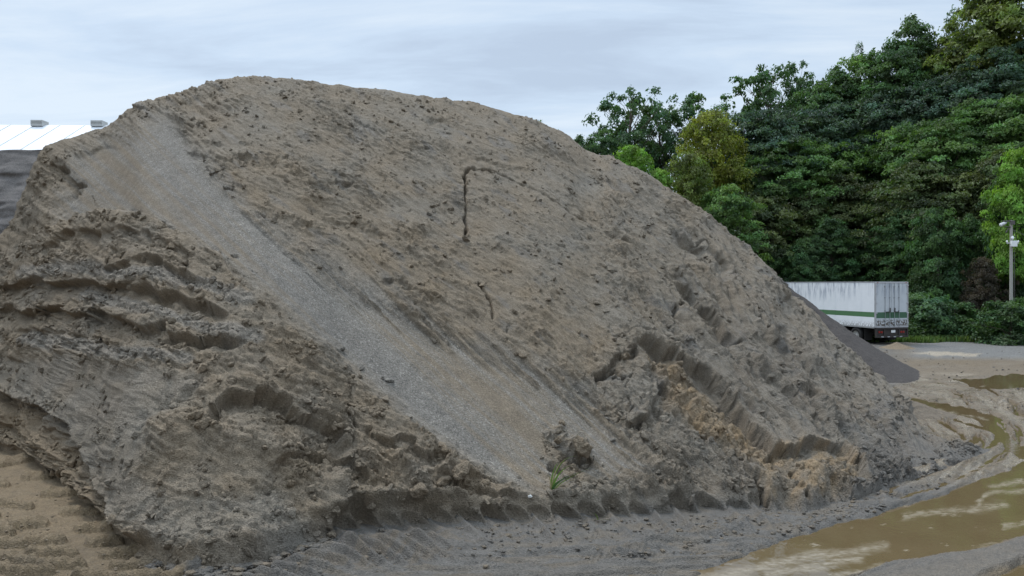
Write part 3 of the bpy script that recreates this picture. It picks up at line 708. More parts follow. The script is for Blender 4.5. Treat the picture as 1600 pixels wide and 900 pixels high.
#PART2
# ------------------------------------------------------------------ wooded slope
def hill_z(X, Y):
    X = np.asarray(X, float); Y = np.asarray(Y, float)
    s = 0.30 + 0.32 * ss(10, 45, X)
    edge = 60.5 - 11 * ss(22.5, 29, X)
    up = np.clip(Y - edge, 0, None)
    z = s * (up ** 2 / (up + 5.0))
    z = z * 1.0
    cap = s * 20.0; z = np.where(z > cap * 0.7, cap * 0.7 + (cap * 0.3) * np.tanh((z - cap * 0.7) / (cap * 0.3)), z)
    return z * ss(-6, 8, X)
def build_hill():
    xs = np.arange(-10, 150, 1.6); ys = np.concatenate([np.arange(48, 90, 1.0), np.arange(90, 190, 4.0)])
    X, Y = np.meshgrid(xs, ys)
    Z = hill_z(X, Y) + 0.5 * fbm(X / 6, Y / 6, 3, 400) * ss(51, 56, Y) + 0.02 - 0.25 * ss(51, 49, Y)
    m = NT('forest_floor'); co = m.coords()
    c = m.mix(m.noise(1.5, 5, 0.6, co), (0.022, 0.028, 0.012), (0.055, 0.06, 0.028)); m.bump(m.noise(7, 4, 0.6, co), 0.8, 0.2)
    o = mesh_np('hillside', np.stack([X, Y, Z], -1).reshape(-1, 3), grid_faces(*X.shape), m.fin(c, 0.95, 0.1), smooth=True)
    tag(o, kind='structure')
build_hill()

def leaf_material():
    m = NT('leaves')
    oi = m.n('ObjectInfo'); a = m.n('Attribute', attribute_name='tint')
    c = m.mix(1.0, oi.outputs['Color'], a.outputs['Color'], 'MULTIPLY')
    m.fin(c, 0.55, 0.35)
    tr = m.n('BsdfTranslucent'); m.l(m.mix(1.0, c, (1.3, 1.5, 0.6), 'MULTIPLY'), tr.inputs[0])
    mixn = m.n('MixShader'); mixn.inputs[0].default_value = 0.33
    m.l(m.b.outputs[0], mixn.inputs[1]); m.l(tr.outputs[0], mixn.inputs[2]); m.l(mixn.outputs[0], m.out.inputs[0])
    return m.m
LEAF = leaf_material()
BARK = plain('bark', (0.11, 0.09, 0.07), 0.9, 0.35, 6, bumpd=0.02)

def leaves_np(centers, normals, sizes, tint, r, aspect=0.5, flat=0.55):
    """one folded diamond per leaf"""
    n = len(centers)
    nn = normals + r.normal(0, flat, (n, 3)); nn /= np.linalg.norm(nn, axis=1, keepdims=True)
    t = r.normal(0, 1, (n, 3)); t -= (t * nn).sum(1, keepdims=True) * nn; t /= np.linalg.norm(t, axis=1, keepdims=True)
    b = np.cross(nn, t); s = sizes[:, None]
    v0 = centers - t * s; v1 = centers + b * s * aspect + nn * s * 0.15; v2 = centers + t * s - nn * s * 0.25; v3 = centers - b * s * aspect + nn * s * 0.15
    V = np.stack([v0, v1, v2, v3], 1).reshape(-1, 3)
    Q = np.arange(4 * n).reshape(n, 4)
    T = np.repeat(tint, 4, axis=0)
    return V, Q, T

def crown_mesh(seed, hgt=10.0, rad=3.6, base=0.12, nclump=150, per=150, clr=0.85, leaf=0.17, flatten=0.45, fill=0.55, layered=True, droop=0.2, trunk_r=0.17, shape='dome', limbs=26, lean=0.0, coltint=0.5):
    """tree around the origin: trunk with limbs (tubes) and a crown of many small leaves grouped in sprays at the limb ends"""
    r = np.random.default_rng(seed)
    C = []; 
    while len(C) < nclump:
        u = r.uniform(0, 1); th = r.uniform(0, 2 * math.pi)
        z = base + (1 - base) * u
        if shape == 'dome': env = math.sqrt(max(0, 1 - ((u - 0.38) / 0.64) ** 2)) if u > 0.38 else 0.72 + 0.28 * u / 0.38
        elif shape == 'column': env = (1 - abs(2 * u - 0.9) ** 2.6 * 0.75)
        elif shape == 'vase': env = 0.25 + 0.75 * u ** 0.8 if u < 0.8 else 1 - (u - 0.8) * 1.6
        else: env = 1 - u * 0.8
        env *= 1 + 0.28 * math.sin(3 * th + seed) * math.sin(5 * u + seed * 2) + 0.12 * math.sin(7 * th + 9 * u)
        k = (r.uniform(0, 1) ** (1 - fill)) 
        C.append((math.cos(th) * rad * env * k + lean * u, math.sin(th) * rad * env * k, z * hgt, env * rad * k, u))
    C = np.array(C)
    # thin out so sprays keep some distance from each other
    keep = []
    for i in range(len(C)):
        if all(np.linalg.norm((C[i, :3] - C[j, :3]) * (1, 1, 1.5)) > clr * 0.62 for j in keep): keep.append(i)
    C = C[keep]
    cen = []; nor = []; siz = []; tin = []
    for x, y, z, rr, u in C:
        R_ = clr * r.uniform(0.6, 1.35) * (0.8 + 0.25 * (1 - u)); n = int(per * R_ ** 2 / clr ** 2 * r.uniform(0.7, 1.2))
        p = r.normal(0, 1, (n, 3)); p /= np.linalg.norm(p, axis=1, keepdims=True); rad_ = r.uniform(0, 1, (n, 1)) ** 0.45
        p *= rad_ * R_; p[:, 2] *= flatten
        p[:, 2] = p[:, 2] - droop * (p[:, 0] ** 2 + p[:, 1] ** 2) / R_          # sprays droop at their rims
        o_ = np.array([x, y, 0.0]); ol = np.linalg.norm(o_) + 1e-6; o_ /= ol
        nm = np.tile(np.array([0, 0, 1.0]) * 0.9 + o_ * 0.6, (n, 1)) + p / R_ * 0.5
        # lobed outline
        p *= (1 + 0.3 * np.sin(np.arctan2(p[:, 1], p[:, 0]) * 3 + seed + x * 5))[:, None]
        cen.append(p + (x, y, z)); nor.append(nm); siz.append(leaf * r.uniform(0.55, 1.35, n))
        bt = r.uniform(1 - coltint, 1 + coltint); hue = r.uniform(-0.12, 0.12)
        lt = bt * r.uniform(0.75, 1.25, n)
        tin.append(np.stack([lt * (1 + hue), lt, lt * (1 - hue)], -1))
    cen = np.vstack(cen); nor = np.vstack(nor); siz = np.concatenate(siz); tin = np.vstack(tin)
    V, Q, T = leaves_np(cen, nor, siz, tin, r)
    tb = MB()
    top = Vector((lean * 0.8, 0, hgt * 0.86))
    pts = [Vector((0, 0, -0.6)), Vector((0.05, 0.03, hgt * 0.2)), Vector((lean * 0.35 + 0.12, -0.1, hgt * 0.45)), Vector((lean * 0.6 - 0.05, 0.1, hgt * 0.68)), top]
    tb.tube(pts, [trunk_r * 1.25, trunk_r, trunk_r * 0.75, trunk_r * 0.45, trunk_r * 0.15], 8)
    idx = r.choice(len(C), min(limbs, len(C)), replace=False)
    for i in idx:
        x, y, z, rr, u = C[i]
        z0 = max(0.15 * hgt, z - rr * 0.8 - 0.6); f = z0 / hgt
        st = Vector((lean * f * 0.9, 0, z0)); en = Vector((x, y, z - 0.1)); mid = st.lerp(en, 0.5) + Vector((r.normal() * 0.15, r.normal() * 0.15, 0.12 * rr))
        q = trunk_r * 0.35 * (1.1 - u)+0.02
        tb.tube([st, mid, en], [q, q * 0.65, q * 0.25], 5, cap=False)
    return V, Q, T, tb

TREES = {}
def tree_kind(key, **kw):
    V, Q, T, tb = crown_mesh(**kw)
    rt = empty('tree'); c = mesh_np('crown', V, Q, LEAF, rt, attrs={'tint': T})
    t = tb.build('trunk', BARK, rt)
    TREES[key] = dict(root=rt, crown=c, trunk=t, used=False, h=kw['hgt'], top=V[:, 2].max())
tree_kind('broad', seed=1, hgt=10, rad=4.2, base=0.02, nclump=300, per=130, clr=0.95, flatten=0.36, droop=0.28, leaf=0.16)
tree_kind('broad2', seed=2, hgt=10, rad=3.9, base=0.0, nclump=280, per=130, clr=1.0, flatten=0.34, droop=0.32, leaf=0.16)
tree_kind('locust', seed=3, hgt=10, rad=4.4, base=0.03, nclump=250, per=150, clr=1.15, flatten=0.26, droop=0.30, leaf=0.15)
tree_kind('tall', seed=4, hgt=11, rad=3.2, base=0.05, nclump=380, per=100, clr=0.8, flatten=0.5, droop=0.2, leaf=0.16, shape='column')
tree_kind('open', seed=5, hgt=10, rad=4.0, base=0.30, nclump=120, per=75, clr=0.66, flatten=0.55, droop=0.1, leaf=0.17, fill=0.35, shape='vase', limbs=90, trunk_r=0.22, coltint=0.2)
tree_kind('open2', seed=9, hgt=10, rad=3.6, base=0.3, nclump=110, per=70, clr=0.6, flatten=0.6, droop=0.1, leaf=0.16, fill=0.3, shape='dome', limbs=90, trunk_r=0.2, lean=1.2, coltint=0.2)
tree_kind('sparse', seed=6, hgt=10, rad=3.0, base=0.3, nclump=90, per=40, clr=0.6, flatten=0.7, droop=0.0, leaf=0.14, fill=0.4, limbs=80, trunk_r=0.14)
tree_kind('shrub', seed=7, hgt=3.0, rad=1.9, base=0.02, nclump=110, per=90, clr=0.5, flatten=0.55, droop=0.2, leaf=0.11, limbs=14, trunk_r=0.06, shape='dome')
tree_kind('feather', seed=8, hgt=10, rad=3.6, base=0.05, nclump=420, per=85, clr=0.75, flatten=0.6, droop=0.0, leaf=0.14, shape='dome')

def place_tree(kind, px, ytop, Y, hgt, color, label, cat='tree', group=None, rz=None, wide=1.0, base=None):
    K = TREES[kind]
    X = (px - 800) / F * Y; zt = H - (ytop - HZ) * Y / F
    zb = float(hill_z(X, Y)) if base is None else base
    if hgt is None: hgt = zt - zb
    zb = zt - hgt
    s = hgt / K['top']
    if not K['used']:
        r_, c, t = K['root'], K['crown'], K['trunk']; K['used'] = True
    else:
        r_ = K['root'].copy(); COL.objects.link(r_)
        c = K['crown'].copy(); COL.objects.link(c); c.parent = r_
        t = K['trunk'].copy(); COL.objects.link(t); t.parent = r_
    nm = 'shrub' if cat == 'shrub' else ('dead_tree' if kind == 'sparse' and 'bare' in label else 'tree')
    r_.name = nm
    r_.location = (X, Y, zb); r_.rotation_euler = (0, 0, random.uniform(0, 6.28) if rz is None else rz)
    sw = s * wide; r_.scale = (sw, sw, s)
    c.color = (*color, 1)
    tag(r_, label, cat, group)
    return r_

DK = (0.060, 0.117, 0.040); DB = (0.070, 0.129, 0.060); MD = (0.092, 0.166, 0.045); OL = (0.132, 0.171, 0.043); YE = (0.181, 0.202, 0.031); LG = (0.158, 0.281, 0.045); BR = (0.075, 0.060, 0.040)
G = 'trees on the wooded slope'
def W(px, y, kind, Y, hgt, col, lab, wide=1.0, rz=None, cat='tree'): place_tree(kind, px, y, Y, hgt, col, lab, cat, G if cat == 'tree' else 'shrubs at the foot of the wooded slope', rz, wide)
# skyline trees, left to right
W(842, 186, 'sparse', 78, 7, MD, 'leftmost thin wispy treetop just showing above the crest of the sand pile', 0.5)
W(872, 203, 'sparse', 78, 7, MD, 'second wispy treetop from the left above the crest of the sand pile', 0.6)
W(905, 208, 'tall', 74, 8, DK, 'low dark tree at the left end of the wood where it meets the sand pile', 0.8)
W(940, 200, 'broad', 72, 8, DK, 'dark rounded tree in front of the left tall open-crowned skyline tree', 0.7)
W(985, 134, 'open', 76, 15, DB, 'tall open-crowned skyline tree with sky gaps, left of the two nearest the sand pile', 0.80, 0.5)
W(1098, 136, 'open2', 78, 15, DB, 'tall open-crowned skyline tree with sky gaps, right of the two nearest the sand pile', 0.85, 2.2)
W(1030, 160, 'open', 80, 13, DB, 'open-crowned tree standing between the two tall lacy skyline trees', 0.6, 3.5)
W(985, 226, 'feather', 64, 7, LG, 'bright yellow-green bush low behind the pile slope under the open-crowned trees', 0.9)
W(1030, 262, 'feather', 62, 6, LG, 'small bright green bush just right of the larger bright yellow-green bush', 0.7)
W(1112, 170, 'feather', 68, 12, YE, 'yellowish olive tree standing out from the dark green wood', 0.80)
W(1072, 236, 'feather', 63, 9, OL, 'olive green tree in front and to the left of the yellowish tree', 0.8)
W(1135, 285, 'broad', 60, 9, MD, 'mid green tree directly below the yellowish tree, beside the pile slope', 0.8)
W(1128, 158, 'sparse', 86, 13, DB, 'faint thin skyline tree just left of the dark branching tree', 0.4)
W(1205, 98, 'open', 80, 17, DK, 'dark branching skyline tree with big sky gaps, left of the dense wooded crest', 0.72, 1.5)
W(1250, 98, 'open2', 82, 16, DK, 'slim open tree just right of the dark branching skyline tree', 0.6, 4.0)
W(1272, 130, 'broad', 76, 12, DK, 'dense dark low round-topped skyline tree right of the slim open tree', 0.8)
W(1308, 100, 'tall', 76, 13, DK, 'dense green tree on the skyline below the thin spire twig', 0.9)
W(1341, 64, 'sparse', 80, 12, DK, 'small pointed twiggy spire rising above the dense skyline', 0.3)
W(1345, 84, 'broad2', 76, 14, MD, 'flat-topped olive-tipped tree on the skyline left of the round light green tree', 0.8)
W(1424, 20, 'tall', 74, 15, (0.060, 0.110, 0.040), 'round-topped light green tree standing tallest above the mid skyline', 0.82)
W(1400, 75, 'locust', 72, 12, DK, 'dark tree tucked in front of the round-topped light green skyline tree', 0.7)
W(1475, 60, 'broad', 72, 13, OL, 'olive tree on the skyline just right of the round-topped light green tree', 0.7)
W(1502, 8, 'sparse', 80, 17, DB, 'loose thin-leaved tree with sky showing through near the top right corner', 0.6)
W(1545, -15, 'broad2', 70, 16, OL, 'large brownish green tree reaching the top of the photo, left of the corner tree', 0.8)
W(1610, -60, 'broad', 68, 17, OL, 'large olive tree filling the top right corner', 0.8)
W(1680, -90, 'tall', 68, 17, MD, 'tall tree just beyond the right edge of the wood', 0.8)
# body of the wood: rows up the slope
rows_ = [('row just under the skyline', 67, [(1160, 175), (1212, 165), (1262, 172), (1320, 150), (1375, 140), (1430, 128), (1490, 118), (1550, 70), (1620, 60)], (10, 12)),
         ('second row down the wooded slope', 62, [(1180, 235), (1235, 220), (1290, 212), (1350, 205), (1412, 190), (1470, 185), (1530, 150), (1595, 145), (1660, 120)], (9, 11)),
         ('middle row of the wooded slope', 57.5, [(1160, 300), (1205, 305), (1262, 290), (1318, 270), (1378, 275), (1438, 255), (1500, 260), (1560, 235), (1625, 230)], (8, 10)),
         ('lowest row of the wooded slope', 53.5, [(1200, 380), (1248, 365), (1300, 345), (1355, 350), (1408, 330), (1465, 315), (1515, 335), (1570, 265), (1640, 300)], None)]
ords = ['leftmost', 'second from left', 'third from left', 'fourth from left', 'fifth from left', 'fourth from right', 'third from right', 'second from right', 'rightmost']
kinds = ['locust', 'broad', 'broad2', 'locust', 'tall']
cols_ = [DK, DB, MD, DB, DK, (0.062, 0.108, 0.066), MD, (0.082, 0.108, 0.038)]
words = {0: 'dark green', 1: 'blue-green', 2: 'mid green', 3: 'blue-green', 4: 'dark green', 5: 'grey-green', 6: 'mid green', 7: 'olive green'}
q = 0
for rn, Yr0, spots, hr in rows_:
    for i, (px, yt) in enumerate(spots):
        q += 1; Yr = Yr0 + (1 - ss(1380, 1470, px)) * {67: 5, 62: 7, 57.5: 8, 53.5: 8.5}[Yr0]
        k = kinds[(q * 7 + i) % 5]; ci = (q * 5 + i * 3) % 8
        X = (px - 800) / F * Yr
        Yq = Yr + 1.2 * math.sin(q * 2.1)
        hg = None if hr is None else random.uniform(*hr)
        if rn.startswith('lowest'):
            zt = H - (yt - HZ) * Yq / F; hg = zt - float(hill_z((px - 800) / F * Yq, Yq))
        rt = place_tree(k, px, yt + 6 * math.sin(q * 3.3), Yq, hg, cols_[ci], 'dense %s tree, %s in the %s' % (words[ci], ords[i], rn), 'tree', G, wide=(0.95 if hr else 5.2 / max(4.0, hg)))
place_tree('broad2', 1590, 228, 50.5, 9, LG, 'lighter green tree at the right edge above the utility pole', 'tree', G, wide=0.55)
place_tree('feather', 1600, 250, 52.5, 9.5, BR, 'tree smothered in dead red-brown vines at the right edge behind the utility pole', 'tree', G, wide=0.4)
place_tree('feather', 1535, 400, 50.6, 5.0, BR, 'brownish half-dead tree low in the wood left of the utility pole', 'tree', G, wide=0.7)
place_tree('broad2', 1262, 368, 61.5, 6.6, (0.06, 0.11, 0.04), 'small light green tree just above the white trailer roof', 'tree', G, wide=0.7)
# shrubs along the foot
sh = [(1212, 440, 61, DK, 'dark shrub behind the left end of the trailer side'), (1290, 425, 61, DK, 'dark shrub behind the middle of the white trailer'), (1350, 430, 60.5, DK, 'dark shrub behind the rear corner of the white trailer'),
      (1400, 428, 58.5, DK, 'dark shrub behind the trailer doors'), (1440, 455, 51, DB, 'dark blue-green shrub close to the right of the trailer doors'), (1462, 488, 49.8, DK, 'low dark shrub second to the right of the trailer'),
      (1492, 470, 50.3, DK, 'tall dark shrub midway between trailer and utility pole'), (1520, 506, 49.0, (0.075, 0.125, 0.055), 'small pale-leaved shrub on the grass edge between trailer and pole'),
      (1545, 478, 49.8, MD, 'mid green shrub left of the pole foot'), (1577, 468, 46.4, (0.05, 0.095, 0.035), 'bushy green shrub hiding the foot of the utility pole'), (1612, 462, 49.0, MD, 'green shrub at the right edge beyond the pole'),
      (1655, 455, 49.2, DK, 'dark shrub out past the right edge')]
for px, yt, Y, c, lab in sh:
    zt = H - (yt - HZ) * Y / F; hb = float(hill_z((px - 800) / F * Y, Y)) - 0.1
    place_tree('shrub', px, yt, Y, max(zt - hb, 1.2), c, lab, 'shrub', 'shrubs at the foot of the wooded slope', wide=1.15 if zt - hb < 3.5 else 0.8)

# grass and weeds in a strip at the foot
def blades(name, n, fx, hgt, wid, mat, seed, parent=None):
    r = np.random.default_rng(seed)
    P = fx(r, n); a = r.uniform(0, 6.28, n); l = hgt * r.uniform(0.4, 1.2, n); w_ = wid * r.uniform(0.6, 1.3, n); bend = r.uniform(0.05, 0.6, n) * l; ba = r.uniform(0, 6.28, n)
    dx = np.cos(a) * w_; dy = np.sin(a) * w_; bx = np.cos(ba) * bend; by = np.sin(ba) * bend
    V = np.stack([np.stack([P[:, 0] - dx, P[:, 1] - dy, P[:, 2]], -1), np.stack([P[:, 0] + dx, P[:, 1] + dy, P[:, 2]], -1),
                  np.stack([P[:, 0] + bx * .4 + dx * .8, P[:, 1] + by * .4 + dy * .8, P[:, 2] + l * .6], -1), np.stack([P[:, 0] + bx * .4 - dx * .8, P[:, 1] + by * .4 - dy * .8, P[:, 2] + l * .6], -1),
                  np.stack([P[:, 0] + bx, P[:, 1] + by, P[:, 2] + l], -1)], 1).reshape(-1, 3)
    b = np.arange(n)[:, None] * 5
    Q = np.concatenate([np.hstack([b, b + 1, b + 2]), np.hstack([b, b + 2, b + 3]), np.hstack([b + 3, b + 2, b + 4])])
    t = r.uniform(0.6, 1.4, n); T = np.repeat(np.stack([t * r.uniform(0.8, 1.3, n), t, t * 0.9], -1), 5, axis=0)
    return mesh_np(name, V, Q, mat, parent, attrs={'tint': T})
def strip(r, n):
    x = r.uniform(17, 46, n); y = 47.2 + 3.2 * r.uniform(0, 1, n) ** 0.8 + 0.4 * np.sin(x * 0.9) + 0.25 * np.sin(x * 2.3)
    return np.stack([x, y, np.maximum(hill_z(x, y), 0) - 0.02], -1)
g = blades('roadside_grass', 30000, strip, 0.42, 0.035, LEAF, 21); g.color = (0.085, 0.14, 0.04, 1); tag(g, 'strip of fresh green grass along the foot of the wooded slope', 'grass', kind='stuff')
def weeds_(r, n):
    x = r.uniform(19, 46, n); x = x[np.sin(x * 1.7) + 0.6 * np.sin(x * 4.1) > -0.3]; n = len(x)
    y = 48.6 + r.uniform(0, 2.0, n)
    return np.stack([x, y, hill_z(x, y)], -1)
def weeds():
    r = np.random.default_rng(33)
    P = weeds_(r, 1500); cs = []; ns = []; 
    for p in P:
        h_ = r.uniform(0.3, 1.3); k = 14
        q_ = r.normal(0, 1, (k, 3)) * (0.22, 0.22, 0.0); q_[:, 2] = r.uniform(0.1, 1, k) * h_
        cs.append(q_ + p)
    c = np.vstack(cs); n = len(c); t = r.uniform(0.6, 1.4, (n, 1)) * np.ones((1, 3))
    V, Q, T = leaves_np(c, np.tile((0, 0, 1.0), (n, 1)), 0.11 * r.uniform(0.6, 1.4, n), t, r)
    o = mesh_np('undergrowth', V, Q, LEAF, attrs={'tint': T}); o.color = (0.055, 0.095, 0.035, 1)
    tag(o, 'tangled low undergrowth between grass strip and trees', 'undergrowth', kind='stuff')
weeds()

# ------------------------------------------------------------------ parked white trailer
def trailer():
    rt = empty('semi_trailer', (22.3, 45.2, 0.0), math.atan2(0.25, 0.968))   # local +Y = forward (away from the camera), +X = its right side
    tag(rt, 'old white box trailer with a green stripe and rust-streaked side parked before the trees', 'trailer')
    W2, L_, zb, zt = 2.42, 12.2, 1.14, 3.86
    def paint(name, rear=False):
        m = NT(name); t = m.n('TexCoord'); sp = m.n('SeparateXYZ'); m.l(t.outputs['Object'], sp.inputs[0]); z = sp.outputs[2]
        co = m.coords((1.6, 1.6, 0.22)); co2 = m.coords((1, 1, 1))
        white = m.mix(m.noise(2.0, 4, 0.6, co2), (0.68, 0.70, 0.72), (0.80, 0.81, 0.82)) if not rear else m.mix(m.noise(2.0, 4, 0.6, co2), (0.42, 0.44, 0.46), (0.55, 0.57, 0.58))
        drip = m.ramp(m.noise(2.6, 5, 0.7, co), [(0.46, bw(0)), (0.60, bw(1))])
        patch = m.ramp(m.noise(0.55, 2, 0.5, co2), [(0.36, bw(0)), (0.52, bw(1))])
        hgt = m.n('MapRange'); m.l(z, hgt.inputs[0]); hgt.inputs[1].default_value = 2.5; hgt.inputs[2].default_value = 3.3
        f = m.math('MULTIPLY', m.math('MULTIPLY', drip, patch), hgt.outputs[0], True)
        c = m.mix(m.math('MULTIPLY', f, 0.8), white, (0.20, 0.23, 0.30))
        gr = m.math('MULTIPLY', m.math('GREATER_THAN', z, 1.72 if not rear else 1.66), m.math('LESS_THAN', z, 2.03))
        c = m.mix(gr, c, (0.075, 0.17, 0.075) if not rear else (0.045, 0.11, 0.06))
        low = m.n('MapRange'); m.l(z, low.inputs[0]); low.inputs[1].default_value = 1.66 if rear else 1.5; low.inputs[2].default_value = 1.14
        spk = m.ramp(m.noise(7.0, 4, 0.75, m.coords((1.5, 1.5, 1.0))), [(0.47, bw(0)), (0.53, bw(1))])
        c = m.mix(m.math('MULTIPLY', m.math('MULTIPLY', low.outputs[0], spk, True), 3.0 if rear else 0.7, True), c, (0.10, 0.08, 0.065))
        m.bump(m.noise(1.2, 3, 0.5, co2), 0.25, 0.05)
        return m.fin(c, 0.5, 0.4)
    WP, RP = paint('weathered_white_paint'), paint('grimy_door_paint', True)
    DM = plain('rusty_dark_steel', (0.05, 0.042, 0.038), 0.7, 0.4, 7, 0.2); RB = plain('tyre_rubber', (0.025, 0.024, 0.023), 0.85, 0.3, 9)
    AL = plain('dull_aluminium', (0.45, 0.45, 0.46), 0.45, 0.2, 5, 0.6); RODP = plain('grimy_rod', (0.30, 0.31, 0.32), 0.6, 0.3, 5); RIM = plain('dusty_grey_rim', (0.35, 0.34, 0.32), 0.6, 0.3, 8); LN = plain('lamp_red', (0.25, 0.02, 0.015), 0.3, 0.1, 8); PL = plain('plate_white', (0.72, 0.72, 0.70), 0.4, 0.08, 12)
    b = MB()
    b.box(0, 0.04, 0.06, L_, zb, zt); b.box(W2 - 0.04, W2, 0.06, L_, zb, zt)
    for i in range(1, 10):      # pressed ribs on the side sheets
        b.box(-0.006, 0.0, i * 1.2, i * 1.2 + 0.05, zb + 0.12, zt - 0.1)
        b.box(W2, W2 + 0.006, i * 1.2, i * 1.2 + 0.05, zb + 0.12, zt - 0.1)
    b.build('side_wall', WP, rt)
    b = MB(); b.box(0.04, W2 - 0.04, L_ - 0.05, L_, zb, zt); b.build('front_wall', WP, rt)
    b = MB(); b.box(-0.02, W2 + 0.02, 0.04, L_ + 0.02, zt, zt + 0.05, 0.012); b.build('roof', AL, rt)
    b = MB(); b.box(-0.012, 0.022, 0.06, L_ - 0.02, zb - 0.10, zb - 0.001); b.box(W2 - 0.022, W2 + 0.012, 0.06, L_ - 0.02, zb - 0.10, zb - 0.001); b.build('bottom_rail', AL, rt)
    b = MB(); b.box(-0.01, 0.07, -0.02, 0.06, zb - 0.05, zt + 0.03); b.box(W2 - 0.07, W2 + 0.01, -0.02, 0.06, zb - 0.05, zt + 0.03)
    b.box(0.07, W2 - 0.07, -0.02, 0.06, zt - 0.06, zt + 0.03); b.box(0.07, W2 - 0.07, -0.02, 0.06, zb - 0.12, zb + 0.05); b.build('door_frame', AL, rt)
    for s in (0, 1):
        x0, x1 = (0.08, W2 / 2 - 0.012) if s == 0 else (W2 / 2 + 0.012, W2 - 0.08)
        b = MB(); b.box(x0, x1, -0.012, 0.04, zb + 0.055, zt - 0.065, 0.008)
        d = b.build('door', RP, rt)
        for zz in (1.35, 1.95, 2.55, 3.15, 3.65):
            h = MB(); xx = x0 - 0.1 if s == 0 else x1 - 0.06
            h.box(xx, xx + 0.16, -0.045, -0.013, zz, zz + 0.07, 0.006); h.build('hinge', AL, d)
        for xr in ((x1 - 0.16, x1 - 0.5) if s == 0 else (x0 + 0.16, x0 + 0.5)):
            h = MB(); h.tube([(xr, -0.05, zb - 0.02), (xr, -0.05, zt - 0.03)], 0.016, 6)
            for zz in (1.3, 2.1, 2.9, 3.6): h.box(xr - 0.035, xr + 0.035, -0.07, -0.013, zz, zz + 0.06)
            h.build('lock_rod', RODP, d)
        h = MB(); xr = x1 - 0.16 if s == 0 else x0 + 0.16; h.box(min(xr, xr + (-0.3 if s == 0 else 0.3)), max(xr, xr + (-0.3 if s == 0 else 0.3)), -0.085, -0.055, 2.02, 2.07); h.box(xr - 0.03, xr + 0.03, -0.095, -0.0551, 2.04, 2.3); h.build('handle', DM, d)
    b = MB(); b.box(0.02, W2 - 0.02, -0.05, 0.12, 0.98, 1.085, 0.01); b.box(0.02, W2 - 0.02, -0.06, 0.06, 0.47, 0.58, 0.01)
    for x0, x1 in ((0.02, 0.12), (0.62, 0.72), (W2 - 0.72, W2 - 0.62), (W2 - 0.12, W2 - 0.02)): b.box(x0, x1, -0.04, 0.05, 0.56, 1.0)
    b.box(0.12, W2 - 0.12, 0.02, 0.05, 0.60, 0.98)
    bp = b.build('bumper', DM, rt)
    for x in (0.25, 0.42, W2 - 0.56, W2 - 0.39):
        b = MB(); b.box(x, x + 0.13, -0.01, 0.018, 0.74, 0.86, 0.01); b.build('tail_light', LN, bp)
    for x in (0.40, 0.85, 1.3, 1.75): b = MB(); b.box(x, x + 0.18, -0.068, -0.061, 0.49, 0.545); b.build('reflector', AL, bp)
    b = MB(); b.box(W2 / 2 - 0.03, W2 / 2 + 0.27, -0.005, 0.018, 0.76, 0.92, 0.004); b.build('number_plate', PL, bp)
    b = MB()
    for x in (0.75, W2 - 0.85): b.box(x, x + 0.10, 0.3, L_ - 0.4, 0.78, 1.04)
    for k in range(16): b.box(0.05, W2 - 0.05, 0.5 + k * 0.72, 0.58 + k * 0.72, 1.041, 1.13)
    for yy in (1.75, 3.1): b.tube([(0.2, yy, 0.52), (W2 - 0.2, yy, 0.52)], 0.07, 10); b.box(0.7, W2 - 0.7, yy - 0.4, yy + 0.4, 0.6, 0.80)
    b.build('chassis', DM, rt)
    for yy in (1.75, 3.1):
        for x in (0.02, 0.31, W2 - 0.55, W2 - 0.26):
            we = empty('wheel'); we.parent = rt; we.location = (x + 0.12, yy, 0.51); tag(we)
            t_ = MB(); t_.lathe_x([(-0.09, 0.29), (-0.12, 0.36), (-0.125, 0.44), (-0.105, 0.49), (-0.06, 0.51), (0.06, 0.51), (0.105, 0.49), (0.125, 0.44), (0.12, 0.36), (0.09, 0.29), (-0.09, 0.29)], 0, 0, 0, 28); t_.build('tyre', RB, we, True)
            t_ = MB(); t_.lathe_x([(-0.10, 0.289), (-0.07, 0.26), (-0.03, 0.2), (-0.02, 0.12), (-0.07, 0.10), (-0.07, 0.0)], 0, 0, 0, 24); t_.lathe_x([(0.10, 0.289), (0.06, 0.24), (0.05, 0.0)], 0, 0, 0, 24); t_.build('rim', RIM, we)
    for x in (0.04, W2 - 0.6): b = MB(); b.box(x, x + 0.56, 0.95, 0.965, 0.25, 1.0); b.build('mud_flap', RB, rt)
    for x in (0.45, W2 - 0.55): b = MB(); b.box(x, x + 0.1, L_ - 2.6, L_ - 2.5, 0.05, 0.8); b.box(x - 0.1, x + 0.2, L_ - 2.7, L_ - 2.4, 0.0, 0.051); b.build('landing_leg', DM, rt)
    for x in (0.12, W2 - 0.2): b = MB(); b.box(x, x + 0.08, -0.04, -0.021, zt - 0.03, zt + 0.01); b.build('marker_light', LN, rt)
trailer()

